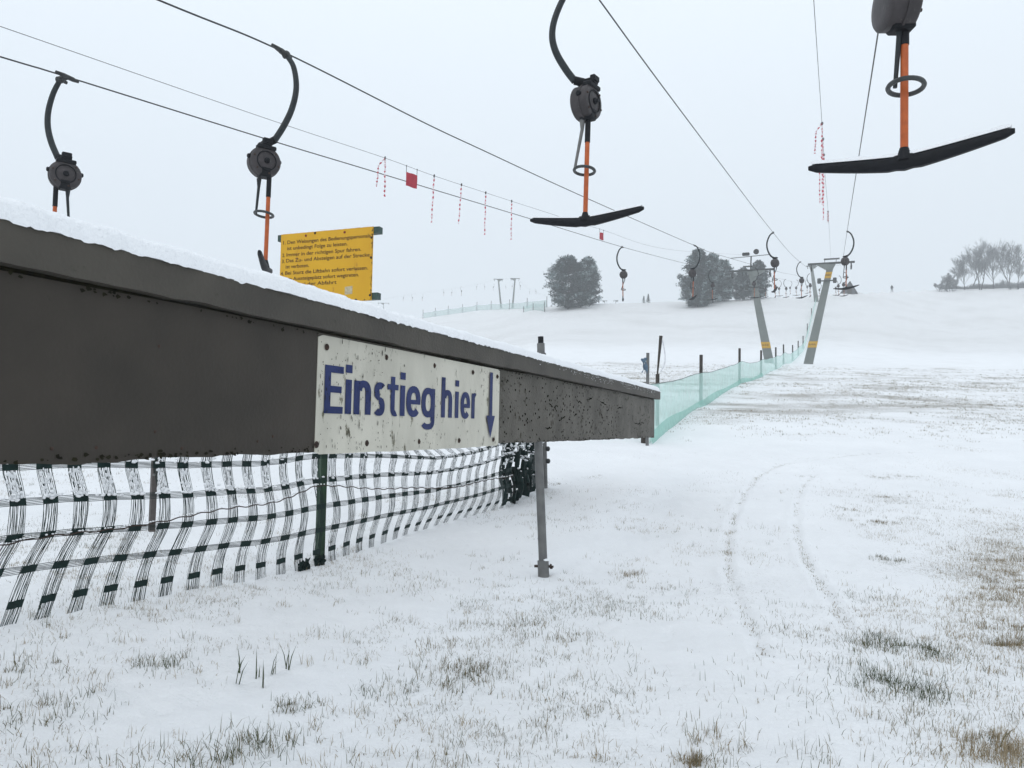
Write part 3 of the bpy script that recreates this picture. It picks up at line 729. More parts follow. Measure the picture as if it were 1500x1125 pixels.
# snow caught in the net
sn_ = MB(); rs = random.Random(9)
def blob(mb, c, rx, rz, n=7):
    c = Vector(c); vs = []; fs = []
    for i, (h, rr) in enumerate(((-.6, .6), (-.1, 1), (.45, .8), (.85, .4))):
        for j in range(n):
            a = 2 * math.pi * j / n; k = rr * rx * rs.uniform(.8, 1.2); vs.append(c + Vector((math.cos(a) * k, math.sin(a) * k * .8, h * rz)))
    for i in range(3):
        for j in range(n): fs.append((i * n + j, i * n + (j + 1) % n, (i + 1) * n + (j + 1) % n, (i + 1) * n + j))
    fs.append(tuple(range(n - 1, -1, -1))); fs.append(tuple(range(3 * n, 4 * n))); mb.add(vs, fs)
for b in range(nb + 1):
    uc_ = b * BS + .03; s_b = float(np.interp(uc_, [0, uL, uL + 1.3, uG, uG + .3, LT], [1, 1, .75, .25, .3, 1.0]))
    for r_, z in ((1, .925), (2, .715)):
        if r_ == 1 and rs.random() > s_b * .8: continue
        for k in range(int(2 + 10 * s_b * (1 if r_ == 2 else .4))):
            p = netpt(uc_ + rs.gauss(0, .035), z + .012 + abs(rs.gauss(0, .02))); blob(sn_, p + Vector((.008, -.012, 0)), rs.uniform(.008, .018), rs.uniform(.006, .014))
    # snow filling the band between rows 2 and 3
    fill = s_b * (1 if uc_ < uG else .9)
    for k in range(int(40 * fill)):
        if uc_ < uG: z = .735 + .17 * rs.random() ** 1.4
        else: z = .735 + .38 * rs.random()
        p = netpt(uc_ + rs.uniform(-.036, .036), z); blob(sn_, p + Vector((.001, -.001, 0)), rs.uniform(.006, .012), rs.uniform(.010, .022), 5)
for u in np.arange(0, LT, .018):
    if rs.random() < .6: blob(sn_, netpt(u, WZ(u) + .007) + Vector((.012, -.012, .006)), rs.uniform(.006, .011), rs.uniform(.004, .008), 5)
tag(sn_.build('snow', M['snow']), 'snow clinging to the strands of the dark green netting fence', 'snow', kind='stuff')

# brown post behind the netting, and rolled bundle of net at the grey post
gx, gy = ground_point(222, 781); b_ = Vector((gx, gy, GZ(gx, gy)))
t_ = empty('steel_post', b_, 'short brown steel post standing behind the netting fence at left', 'post')
MB(b_).tube([b_ - Vector((0, 0, .1)), b_ + Vector((0, 0, 1.25))], .036, 4).build('post', M['brown'], t_); 
MB(b_).lathe(b_ + Vector((.02, -.035, .57)), (0, -1, 0), [(0, .014), (.02, .012)], 6).build('hook', M['steel'], t_)
gx, gy = ground_point(797, 716); b_ = Vector((gx, gy, GZ(gx, gy)))
t_ = empty('end_post', b_, 'tall grey tube post with black cap, its top showing above the barrier cap', 'post')
tp = P(792, 493, gy); dv = tp - b_
MB(b_).tube([b_ - Vector((0, 0, .1)), b_ + dv * .955], .055, 16).build('tube', M['steel'], t_)
MB(b_).tube([b_ + dv * .955, tp], .04, 14).build('post_cap', M['black'], t_)
wr = MB(b_); c_ = b_ + dv * .89
wr.torus(c_, (0.1, 0, 1), .06, .012, 20, 6); wr.torus(c_ + Vector((0, 0, -.03)), (-.15, .1, 1), .062, .012, 20, 6)
wr.tube([c_ + Vector((-.06, 0, 0)), c_ + Vector((-.10, -.02, -.03)), c_ + Vector((-.085, -.02, -.1))], .007, 6); wr.build('wire_tie', M['steel'], t_)
for z in (.26, .18): MB(b_).lathe(b_ + dv * z + Vector((.035, -.02, 0)), (1, 0, 0), [(0, .035), (.045, .035), (.06, .015)], 8).build('bolt', M['dark_steel'], t_)
# bundle
p0 = fx(LT - .12); p1 = b_ + Vector((-.06, -.05, 0))
bd = MB(p0); bs = MB(); rs2 = random.Random(12)
root_b = empty('netting_bundle', Vector((p0.x, p0.y, GZ(p0.x, p0.y))), 'bunched end of dark green netting dusted with snow, next to the support pole', 'netting')
bd.o = root_b.location.copy()
nu, nz_ = 52, 34
for lay in range(2):
    base_i = []
    vs = []
    for i in range(nu + 1):
        t = i / nu; c = p0.lerp(p1, t); gzv = GZ(c.x, c.y)
        for j in range(nz_ + 1):
            h = j / nz_; z = .02 + h * 1.12
            fold = .055 * math.sin(t * 34 + h * 2.5 + lay * 1.8) + .05 * (float(fbm(t * 9, h * 7, 5 + lay)) - .5)
            vs.append(Vector((c.x + fold * .8 + .02 * math.sin(h * 12 + lay), c.y - fold + lay * .07, gzv + z + .03 * math.sin(t * 17 + h * 6))))
    fs = []
    for i in range(nu):
        for j in range(nz_):
            if float(vnoise(i * .55, j * .42, 30 + lay)) > .60: continue
            a = i * (nz_ + 1) + j; fs.append((a, a + 1, a + nz_ + 2, a + nz_ + 1))
    bd.add(vs, fs)
    for i in range(0, nu, 1):
        for j in range(6, nz_ - 4):
            if rs2.random() < .17 and .42 < j / nz_ < .75: blob(bs, vs[i * (nz_ + 1) + j] + Vector((.01, -.03, .01)), rs2.uniform(.012, .03), rs2.uniform(.008, .02), 6)
            elif rs2.random() < .012: blob(bs, vs[i * (nz_ + 1) + j] + Vector((.01, -.03, .01)), rs2.uniform(.01, .02), rs2.uniform(.01, .02), 6)
bd.build('netting', M['netgreen'], root_b, False)
tag(bs.build('snow', M['snow']), 'snow clumps lodged in the bunched green netting end', 'snow', kind='stuff')

# ------------------------------------------------------------------ yellow rules sign
TR, BR, TL = P(547.5, 332, 6.55), P(544.5, 440, 6.55), P(412.5, 344, 6.89)
BL = TL + (BR - TR); sx = (TR - TL); sz = (BR - TR); snn = sx.cross(sz).normalized()
if snn.y > 0: snn = -snn
base = Vector(((TL.x + TR.x) / 2, (TL.y + TR.y) / 2 + .06, 0)); base.z = GZ(base.x, base.y)
ys = empty('rules_sign', base, 'yellow board with printed rules for lift users on green square tubes', 'sign')
def sp(a, b, o=0): return TL + sx * a + sz * b + snn * o
MB(base).add([sp(a, b, o) for a in (0, 1) for b in (0, 1) for o in (0, .006)], [(0, 1, 3, 2), (4, 6, 7, 5), (0, 4, 5, 1), (2, 3, 7, 6), (0, 2, 6, 4), (1, 5, 7, 3)]).build('sign_plate', M['yellow'], ys, False)
for b in (.045, .94):
    mb = MB(base); mb.add([sp(a, bb, o) for a in (-.045, 1.055) for bb in (b - .045, b + .045) for o in (-.062, -.003)], [(0, 1, 3, 2), (4, 6, 7, 5), (0, 4, 5, 1), (2, 3, 7, 6), (0, 2, 6, 4), (1, 5, 7, 3)])
    mb.build('bracket', M['bracket'], ys, False)
if 1:
    pt = sp(.46, .0, -.10); pb = Vector((pt.x + .01, pt.y, base.z - .15))
    MB(base).tube([pb, pt], .044, 4).build('post', M['greenpost'], ys)
LINES = [('1.', .028, .055, .12), ('Den Weisungen des Bedienungspersonals', .075, .975, .12), ('ist unbedingt Folge zu leisten.', .075, .735, .205), ('2.', .022, .052, .30), ('Immer in der richtigen Spur fahren.', .07, .88, .295),
         ('3.', .02, .052, .385), ('Das Zu- und Absteigen auf der Strecke', .068, .97, .38), ('ist verboten.', .065, .325, .465), ('4.', .012, .045, .56), ('Bei Sturz die Liftbahn sofort verlassen.', .062, .955, .555),
         ('5.', .012, .045, .65), ('Am Aussteigeplatz sofort wegtreten.', .06, .865, .64), ('6.', .012, .045, .735), ('Ruhe bei der Abfahrt', .06, .63, .725)]
tx = MB(base)
for (s, a, b, c) in LINES:
    v_, f_ = text_mesh(s, .010); m0 = min(q.x for q in v_); m1_ = max(q.x for q in v_)
    tx.add([sp(a + (q.x - m0) / (m1_ - m0) * (b - a), c + .024 - q.y * .072, .0075) for q in v_], f_)
tx.build('lettering', M['ink'], ys, False)
for (a, b, m_) in ((.28, .045, 'redscrew'), (.70, .045, 'redscrew'), (.38, .02, 'rust'), (.985, .15, 'rust'), (.985, .42, 'rust'), (.985, .93, 'rust'), (.84, .985, 'rust')):
    MB(base).lathe(sp(a, b, .005), snn, [(0, .011), (.004, .011), (.006, .005)], 10).build('screw', M[m_], ys)
st_ = MB(base); st_.add([sp(a, b, .0072) for (a, b) in ((.72, .80), (.80, .79), (.80, .90), (.72, .905))], [(0, 1, 2, 3)]); st_.build('sticker', M['sticker'], ys, False)
ru = MB(base)      # rust creeping in from the edges
for i in range(160):
    if rs.random() < .6: a, b = 1 - abs(rs.gauss(0, .008)), rs.random()
    else: a, b = rs.random(), 1 - abs(rs.gauss(0, .008))
    if not (0 < a < .999 and 0 < b < .999): continue
    q = rs.uniform(.002, .008)
    ru.add([sp(min(.999, a + q * math.cos(t) * rs.uniform(.5, 1)), min(.998, b + q * 1.6 * math.sin(t) * rs.uniform(.5, 1)), .0068) for t in (0, 1.2, 2.3, 3.4, 4.6, 5.5)], [(0, 1, 2, 3, 4, 5)])
ru.build('rust', M['rust'], ys, False, kind='stuff')
ssn = MB(); 
for i in range(60): blob(ssn, sp(rs.uniform(.02, .98), -.006, .0), rs.uniform(.006, .012), .006, 6)
tag(ssn.build('snow', M['snow']), 'thin line of snow on the top edge of the yellow rules sign', 'snow', kind='stuff')

# ------------------------------------------------------------------ haul ropes and signal wires
def rope_depth(pts, d0, d1, i0=0, i1=-1):
    xs = [Vector((p[0], p[1])) for p in pts]; L = [0]
    for a, b in zip(xs, xs[1:]): L.append(L[-1] + (b - a).length)
    a, b = L[i0], L[i1]
    return [1 / ((1 - (l - a) / (b - a)) / d0 + (l - a) / (b - a) / d1) for l in L]
ROPES = {}
def rope(key, name, pts, d0, d1, far, r, label, m='rope', cat='cable', back=True, i0=0):
    D = rope_depth(pts, d0, d1, i0); W_ = [P(p[0], p[1], d) for p, d in zip(pts, D)]
    if back:
        t = (W_[0] - W_[1]).normalized(); n_ = 9 / max(.2, abs(t.y)); W_ = [W_[0] + Vector((t.x * n_, t.y * n_, t.z * n_ * .6)), W_[0] + t * n_ * .4] + W_
    W_ += [P(*q) for q in far]
    C_ = catmull(W_, 10); o0 = W_[2 if back else 0]
    o = MB(o0).tube(C_, r, 6).build(name, M[m]); tag(o, label, cat)
    ROPES[key] = (pts, D); return o
rope('A', 'haul_rope', [(232, 0), (415, 76), (620, 179), (706, 219.5), (861, 291), (1017, 359.5), (1055, 374), (1140, 398)], 9.0, 66, [(1168, 404, 110), (1180, 409, 165), (1186, 412, 200)], .0095, 'steel rope of the left lift reaching the right arm of its pylon', i0=1)
rope('B', 'haul_rope', [(0, 83), (98, 112.5), (396, 205.5), (540, 249), (780, 321.5), (916, 363), (1010, 387.5), (1038, 394), (1088, 402)], 9.5, 66, [(1135, 407, 110), (1160, 412, 165), (1170, 414, 200)], .0095, 'steel rope of the left lift reaching the left arm of its pylon', i0=1)
rope('C', 'haul_rope', [(850, -38), (878, 0), (1000, 166), (1124, 330), (1160, 373), (1182, 391)], 7.8, 66, [(1184, 389.5, 150), (1186, 395, 200)], .0095, 'steel rope of the right lift reaching the left arm of its pylon')
rope('D', 'haul_rope', [(1338, -300), (1289, 30), (1257, 236), (1241, 338), (1235, 378), (1233, 388)], 4.9, 66, [(1198, 388, 150), (1200, 393, 200)], .0095, 'steel rope of the right lift reaching the right arm of its pylon')
rope('E', 'signal_wire', [(0, 38.5), (400, 177), (561, 230.5), (636, 257.6), (712, 282.5), (780, 304.5), (880, 336), (985, 366), (1105, 374)], 8.5, 66, [], .004, 'thin signal wire with red streamers above the left lift')
rope('F', 'signal_wire', [(1192, 0), (1198, 90), (1204, 180), (1209, 262), (1214, 325), (1217, 381)], 10, 66, [], .0045, 'thin signal wire with striped streamers above the right lift')
def on_rope(key, x=None, y=None):
    pts, D = ROPES[key]
    for i in range(len(pts) - 1):
        a, b = pts[i], pts[i + 1]; q = (x - a[0]) / (b[0] - a[0]) if x is not None else (y - a[1]) / (b[1] - a[1])
        if 0 <= q <= 1: return (a[0] + (b[0] - a[0]) * q, a[1] + (b[1] - a[1]) * q, 1 / ((1 - q) / D[i] + q / D[i + 1]))

# ------------------------------------------------------------------ tow bars
LY = math.atan2(.42, 1)                                   # lift runs 23 degrees right of the view
LDIR = Vector((math.sin(LY), math.cos(LY), 0)); LSIDE = Vector((math.cos(LY), -math.sin(LY), 0))
def towbar(label, clamp, arc, boxc, ring, rodb, byaw, tyaw, tlen, group, side, st0=None, gd0=None, gside=-1, det=True, far=False, tiltT=0, face_side=1):
    """all points in world metres; byaw = heading of the drum's visible face"""
    clamp = Vector(clamp); root = empty('tow_bar', clamp, label, 'tow bar', group); o = clamp
    n1, n2 = (14, 32) if det else (6, 10)
    # rope clamp
    mb = MB(o); mb.tube([clamp - LDIR * .15, clamp - LDIR * .04, clamp + LDIR * .08, clamp + LDIR * .16], [.018, .030, .030, .016], n1)
    mb.tube([clamp, clamp + (arc[0] - clamp) * 1.0], .035, n1)
    if det: mb.lathe(arc[0] - LSIDE * .03, LSIDE, [(0, .045), (.05, .045), (.07, .03)], 16); mb.tube([arc[0] + LDIR * -.05, arc[0] + LDIR * .09], .022, 8)
    mb.build('rope_clamp', M['dark_steel'], root)
    A = catmull(arc, 10 if det else 4); k = len(A)
    MB(o).tube(A, [.030 + .008 * min(1, i / k * 1.3) for i in range(k)], n1).build('hanger_arm', M['arm'], root)
    # spring box: drum on a horizontal axis
    ax = Vector((math.sin(byaw), -math.cos(byaw), 0)); rt_ = ax.cross(Vector((0, 0, 1)))
    r = .182; d = MB(o)
    d.lathe(boxc - ax * .12, ax, [(0, r * .55), (.010, r * .9), (.024, r * .97), (.105, r * .97), (.109, r * 1.03), (.123, r * 1.03), (.127, r * .98), (.185, r * .98), (.198, r * .93), (.205, r * .8), (.202, r * .45), (.208, r * .4)], n2)
    db = d.build('spring_box', M['box'], root)
    if det:
        h = MB(o); fc = boxc + ax * .085
        h.lathe(fc, ax, [(0, .035), (.02, .035), (.03, .022), (.05, .02)], 12); h.build('hub', M['black'], db)
        MB(o).torus(fc + ax * .004, ax, r * .62, .006, 28, 6).build('cover_rim', M['black'], db)
        for a in range(6):
            th = a * math.pi / 3 + .3
            MB(o).lathe(fc + (rt_ * math.cos(th) + Vector((0, 0, 1)) * math.sin(th)) * r * .82, ax, [(-.01, .012), (.006, .012), (.009, .006)], 8).build('cover_screw', M['rust'], db)
        hz_ = MB(o); hz_.box(boxc + Vector((0, 0, -r * .70)) + ax * .01, (.13, .15, .12), Matrix.Rotation(byaw, 3, 'Z'), .015); hz_.build('stick_housing', M['black'], root)
        for a in (-1, 1):
            MB(o).lathe(boxc + ax * .0 + rt_ * a * r * .9 - Vector((0, 0, -.04)), rt_ * a, [(0, .03), (.03, .028), (.04, .018)], 10).build('lug', M['black'], db)
    br = MB(o); tb = boxc + Vector((0, 0, r + .03)); rot = Matrix.Rotation(byaw, 3, 'Z')
    br.box(tb + Vector((0, 0, .0)), (.12, .20, .055), rot, .01)
    if det:
        br.box(tb + ax * .085 + Vector((0, 0, .025)), (.11, .06, .06), rot, .008); br.box(tb - Vector((0, 0, .05)) + ax * .05, (.22, .10, .05), rot, .01)
        br.box(tb - ax * .085 + Vector((0, 0, .015)), (.10, .05, .06), rot, .008)
    br.tube([A[-1] + (A[-2] - A[-1]) * .6, tb], [.045, .04], n1)
    br.build('bracket', M['black'], root)
    # stick
    rodt = Vector((rodb.x * .12 + (boxc.x + side * .045) * .88, rodb.y * .12 + boxc.y * .88, boxc.z - r * .62))
    if st0 is not None: rodt = st0
    cl = rodt + (rodb - rodt) * .24
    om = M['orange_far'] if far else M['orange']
    st = MB(o).tube([rodt + (rodb - rodt) * .2, rodb], .0245, n1).build('pull_stick', om, root)
    MB(o).tube([rodt, cl], .0285, n1).build('collar', M['black'], root)
    # guide rod with ring
    gt = Vector((boxc.x - side * .05, boxc.y, boxc.z - r * .85)); rc = ring
    if gd0 is not None: gt = gd0
    off = Vector((gside * .102, .02, .0))
    gr_ = MB(o).tube([gt, gt - Vector((0, 0, .10)), rc + off], [.030, .018, .014], 8 if det else 5).build('guide_rod', M['steel'] if gd0 is not None and abs(rodb.y - 7.8) < .1 else M['arm'], root)
    MB(o).torus(rc, (.08, .1, 1), .106, .016, 28 if det else 10, 8 if det else 5).build('guide_ring', M['ring'], root)
    # crossbar: two arms rising from the middle
    td = Vector((math.cos(tyaw), -math.sin(tyaw), 0)); tn = Vector((td.y, -td.x, 0)); T = MB(o); m = 24 if det else 6; q = 8 if det else 5
    vs = []; fs = []
    for i in range(m + 1):
        s = -1 + 2 * i / m; a = abs(s); lift = .085 * a ** 1.25 + tiltT * s; hh = .054 * (1 - a ** 1.6) + .030 * a ** 1.6 + (.010 * math.exp(-(a / .1) ** 2)); ww = .040 * (1 - a) + .024 * a
        if i in (0, m): hh *= .55; ww *= .5
        c = rodb + td * (s * tlen / 2) + Vector((0, 0, lift + (.012 if a < .12 else 0)))
        for j in range(q):
            th = 2 * math.pi * (j + .5) / q; vs.append(c + Vector((0, 0, hh * max(-.85, min(.85, 1.25 * math.sin(th))))) + tn * ww * max(-.9, min(.9, 1.25 * math.cos(th))))
    for i in range(m):
        for j in range(q):
            a = i * q + j; b = i * q + (j + 1) % q; fs.append((a, b, b + q, a + q))
    fs.append(tuple(range(q - 1, -1, -1))); fs.append(tuple(m * q + j for j in range(q)))
    T.add(vs, fs); tb_ = T.build('crossbar', M['black'], root)
    MB(o).tube([rodb + Vector((0, 0, .02)), rodb + Vector((0, 0, .105))], [.052, .027], n1).build('socket', M['black'], root)
    return root, (rodb, td, tn, tlen, tiltT)
def bar_snow(info, label, h=.012):
    rodb, td, tn, tlen, tilt = info; mb = MB(); n = 90; vs = []; fs = []
    for i in range(n + 1):
        s = -.97 + 1.94 * i / n; a = abs(s); top = .085 * a ** 1.25 + tilt * s + (.054 * (1 - a ** 1.6) + .030 * a ** 1.6) * .85
        hh = h * (.4 + 1.1 * float(fbm(s * 9, 1, 6, 3))) * (0 if a < .05 else 1) + .0005
        c = rodb + td * (s * tlen / 2) + Vector((0, 0, top))
        w = (.030 * (1 - a) + .016 * a)
        vs += [c - tn * w, c - tn * w * .6 + Vector((0, 0, hh)), c + tn * w * .6 + Vector((0, 0, hh)), c + tn * w]
    for i in range(n):
        for j in range(3): fs.append((i * 4 + j, i * 4 + j + 1, i * 4 + j + 5, i * 4 + j + 4))
    mb.add(vs, fs); tag(mb.build('snow', M['snow']), label, 'snow', kind='stuff')
GB = 'tow bars hanging from the ski lift ropes'
def pts_(L, Y): return [P(a, b, Y) for a, b in L]
# nearest bar on the right
Y = 4.9; _, inf = towbar('nearest tow bar, orange stick over a wide black crossbar dusted with snow, at upper right', P(1337, -292, Y), pts_([(1345, -285), (1385, -260), (1412, -200), (1400, -130), (1360, -75)], Y), P(1317, 6, Y),
    P(1327, 127, Y), P(1324.5, 240, Y), R(88), R(38), 1.21, GB, 1, P(1325, 12, Y), P(1317, 30, Y), -.6)
bar_snow(inf, 'thin strip of snow on the crossbar of the nearest tow bar', .024)
# centre bar
Y = 7.8; _, inf = towbar('tow bar hanging at top centre with dark round spring box, its crossbar seen broadside', P(850, -38, Y), pts_([(843, -32), (824, 0), (812, 30), (809, 55), (815, 78), (829, 102), (842, 119)], Y), P(860, 151, Y),
    P(856, 250, Y), P(857, 326, Y), R(55), R(26), 1.24, GB, -1, P(861.5, 172, Y), P(853, 176, Y), -1)
bar_snow(inf, 'thin strip of snow on the crossbar of the top centre tow bar', .014)
# two bars at left
Y = 9.0; towbar('tow bar beside the yellow sign, its black crossbar seen end-on', P(411, 74, Y), pts_([(419, 80), (430, 98), (434, 128), (428, 158), (416, 184), (402, 206)], Y), P(387, 238, Y),
    P(386.5, 314, Y), P(388.5, 394, Y), R(38), R(79), 1.16, GB, 1, P(394.5, 256, Y), P(379.5, 262, Y), -1)
Y = 9.5; towbar('leftmost tow bar, its lower end hidden behind the snowy barrier cap', P(98, 112.5, Y), pts_([(88, 117), (78, 137), (71, 162), (70, 185), (75, 208), (85, 232)], Y), P(95, 257, Y),
    P(88, 335, Y), P(76, 400, Y), R(38), R(60), 1.2, GB, -1, P(82, 272, Y), P(99.5, 278, Y), 1)

def std_bar(label, side, group, loc, scale=1.0, tyaw=.4, swing=0):
    c = Vector((0, 0, 0)); S = LSIDE * side
    def q(a, z): return S * a + Vector((0, 0, z))
    r, _ = towbar(label, c, [q(.07, -.03), q(.17, -.15), q(.26, -.42), q(.24, -.70), q(.13, -.95), q(.0, -1.08)], q(-.07, -1.30), q(-.06, -2.0), q(-.05, -2.5), R(30), tyaw, 1.2, group, side, det=False, far=True)
    r.location = loc; r.scale = (scale,) * 3; return r
def copy_bar(src, label, loc, scale, rz=0):
    r = src.copy(); COL.objects.link(r); r['label'] = label; r.location = loc; r.scale = (scale,) * 3; r.rotation_euler.z = rz
    for ch in src.children:
        c = ch.copy(); COL.objects.link(c); c.parent = r
        for g_ in ch.children:
            d = g_.copy(); COL.objects.link(d); d.parent = c
    return r
def mid(key, bottom, side, label, tyaw, **k):
    q = on_rope(key, **k); loc = P(*q); b = P(q[0], bottom, q[2]); return std_bar(label, side, GB, loc, (loc.z - b.z) / 2.53, tyaw)
mid('B', 441, -1, 'tow bar between the two frosted conifer groups, hanging low over the snow', R(99), x=912)
mid('A', 439, 1, 'tow bar with orange stick in front of the left edge of the middle conifer group', R(86), x=1017)
mid('B', 440, -1, 'tow bar in front of the right part of the middle conifer group', R(60), x=1043)
mid('C', 428, -1, 'tow bar overlapping the right arm of the left pylon', R(97), x=1133)
mid('D', 424, 1, 'tow bar with orange stick overlapping the right arm of the right pylon', R(55), y=339)
mid('C', 437, -1, 'tow bar just left of the right pylon arm, largest of those between the pylons', R(70), x=1173)
PRO = {}
def small(label, side, tyaw, loc, sc):
    k = (side, tyaw)
    if k in PRO: return copy_bar(PRO[k], label, loc, sc)
    PRO[k] = std_bar(label, side, GB, loc, sc, R(tyaw)); return PRO[k]
def small_at(top, bottom_y, Y, side, label, tyaw):
    loc = P(top[0], top[1], Y); b = P(top[0], bottom_y, Y); return small(label, side, tyaw, loc, (loc.z - b.z) / 2.53)
for i, (x, y, yb, Y, s, lab) in enumerate([
    (1106, 393, 437, 62, 'R', 'tow bar hanging directly behind the left pylon leg'),
    (1122, 410, 436, 98, 'R', 'small tow bar just right of the left pylon leg'),
    (1135, 404, 436, 84, 'L', 'small tow bar behind the stick of the bar at the left pylon arm'),
    (1142, 411, 434, 108, 'R', 'small tow bar second from the left pylon, slightly lower contrast'),
    (1151, 409, 436, 102, 'L', 'small tow bar midway between the two pylons'),
    (1158, 412, 431, 128, 'R', 'very small pale tow bar midway between the pylons'),
    (1167, 410, 433, 120, 'R', 'very small tow bar left of the largest bar between the pylons'),
    (1182, 410, 430, 135, 'L', 'faint tow bar just right of the largest bar between the pylons'),
    (1186, 401, 435, 78, 'L', 'small tow bar below the left arm of the right pylon'),
    (1201, 415, 434, 130, 'R', 'faint tow bar touching the left side of the right pylon leg'),
    (1237, 399, 434, 76, 'R', 'small tow bar below the right arm of the right pylon'),
    (1229, 404, 433, 92, 'R', 'smaller tow bar just left of the one below the right pylon arm'),
    (1225, 411, 433, 118, 'R', 'faint tow bar just right of the right pylon leg')]):
    small_at((x, y), yb, Y, -1 if s == 'L' else 1, lab, (20, 65, 100)[i % 3])
FARB = [(591, 432, 441), (604, 431, 441), (619, 431, 441), (650, 424, 433), (662, 424, 433), (676, 420, 433), (698.5, 416, 424), (710, 416, 424), (723, 416, 425), (741, 417, 424), (750.5, 415, 423), (762, 413, 424), (776, 424, 431), (785, 423, 431)]
ords = ['first', 'second', 'third', 'fourth', 'fifth', 'sixth', 'seventh', 'eighth', 'ninth', 'tenth', 'eleventh', 'twelfth', 'thirteenth', 'fourteenth']
for i, (x, y, yb) in enumerate(FARB):
    b = small_at((x, y), yb, 290, -1 if i % 2 else 1, 'tiny far tow bar in the fog over the left hill, %s from the left' % ords[i], (65, 100)[i % 2])
    b['group'] = 'tiny far tow bars over the left hill'
for lab, dy in (('upper', 0), ('lower', 1.6)):
    L = [P(x, y + dy, 290 + (dy * 3)) for x, y in ((553, 440), (591, 432), (650, 424), (698, 416), (727, 409), (756, 409), (776, 423), (798, 432), (850, 446))]
    tag(MB(L[0]).tube(catmull(L, 4), .008, 5).build('haul_rope', M['rope']), 'hair-thin %s rope carrying the tiny far tow bars in the fog' % lab, 'cable')

# ------------------------------------------------------------------ streamers and flags
def streamer(px, py, bottom, Y, label, group, seed=0, w=.035, twin=0):
    t = P(px, py, Y); b = P(px, bottom, Y); L = t.z - b.z; n = 40; rs3 = random.Random(seed)
    root = empty('streamer', t, label, 'streamer', group)
    for k in range(1 + twin):
        mb = MB(t); vs = []; dx_ = -.12 * k; LL = L * (1 if k == 0 else .75); lean = rs3.uniform(-.05, .02)
        for i in range(n + 1):
            s = i / n; a = seed + s * (24 + k * 5); c = t + Vector((dx_ * min(1, s * 4) + lean * s + .004 * math.sin(s * 14 + seed), .004 * math.cos(s * 11), -s * LL))
            d_ = Vector((math.cos(a), math.sin(a), .15)) * w / 2; vs += [c + d_, c - d_]
        mb.add(vs, [(2 * i, 2 * i + 1, 2 * i + 3, 2 * i + 2) for i in range(n)]); mb.build('tape', M['stripe'], root, False)
    MB(t).torus(t, (1, .4, 0), .03, .010, 10, 5).build('knot', M['dark_steel'], root); return root
GS = 'striped streamers on the signal wire of the left lift'
for (x, b, lab, tw) in ((564, 288, 'double red and white streamer left of the red square flag', 1), (636, 326, 'red and white streamer just right of the red square flag', 0), (676, 328, 'second striped streamer right of the red square flag', 0), (711.5, 344, 'third striped streamer right of the red square flag', 0), (749.5, 351, 'striped streamer nearest to the centre tow bar', 0)):
    q = on_rope('E', x=x); streamer(q[0], q[1], b, q[2], lab, GS, int(x), .04, tw)
GT = 'striped streamers on the signal wire of the right lift'
for (y, b, lab, tw, w) in ((181, 240, 'topmost striped streamer of the bunch left of the nearest crossbar', 1, .04), (204, 300, 'long striped streamer reaching below the nearest crossbar', 0, .04), (227, 322, 'longest striped streamer, second lowest on its wire', 1, .04), (310, 326, 'lowest and smallest striped streamer on the right wire', 0, .08)):
    q = on_rope('F', y=y); streamer(q[0], q[1], b, q[2], lab, GT, int(y), w, tw)
def flag(x, wpx, hpx, label):
    q = on_rope('E', x=x); q2 = on_rope('E', x=x + wpx); t = P(*q); t2 = P(*q2); root = empty('warning_flag', t, label, 'flag', 'red square flags on the left signal wire')
    dn = Vector((0, 0, -hpx * q[2] / F)); lg = Vector((0, 0, -.13 * hpx / 22 * q[2] / 16 * 1.0))
    ex = (t2 - t); vs = []; n = 8
    for i in range(n + 1):
        for j in range(n + 1):
            p = t + ex * (i / n * 1.05 - .02) + lg + dn * (j / n); p.y += .02 * math.sin(i * .9 + j * .4); vs.append(p)
    f = [(i * (n + 1) + j, i * (n + 1) + j + 1, (i + 1) * (n + 1) + j + 1, (i + 1) * (n + 1) + j) for i in range(n) for j in range(n)]
    nn_ = len(vs); vs2 = [v + Vector((.0, .004, 0)) for v in vs]
    MB(t).add(vs + vs2, f + [tuple(k + nn_ for k in reversed(ff)) for ff in f]).build('cloth', M['red'], root)
    for p in (t, t2):
        MB(t).tube([p, p + lg * 1.05], .006, 5).build('hanger', M['dark_steel'], root); MB(t).torus(p, (1, .4, 0), .016, .006, 10, 5).build('clip', M['dark_steel'], root)
flag(595.5, 15.5, 21, 'large red square flag left of the striped streamers')
flag(878.5, 5.5, 11, 'small distant red flag below the centre crossbar')

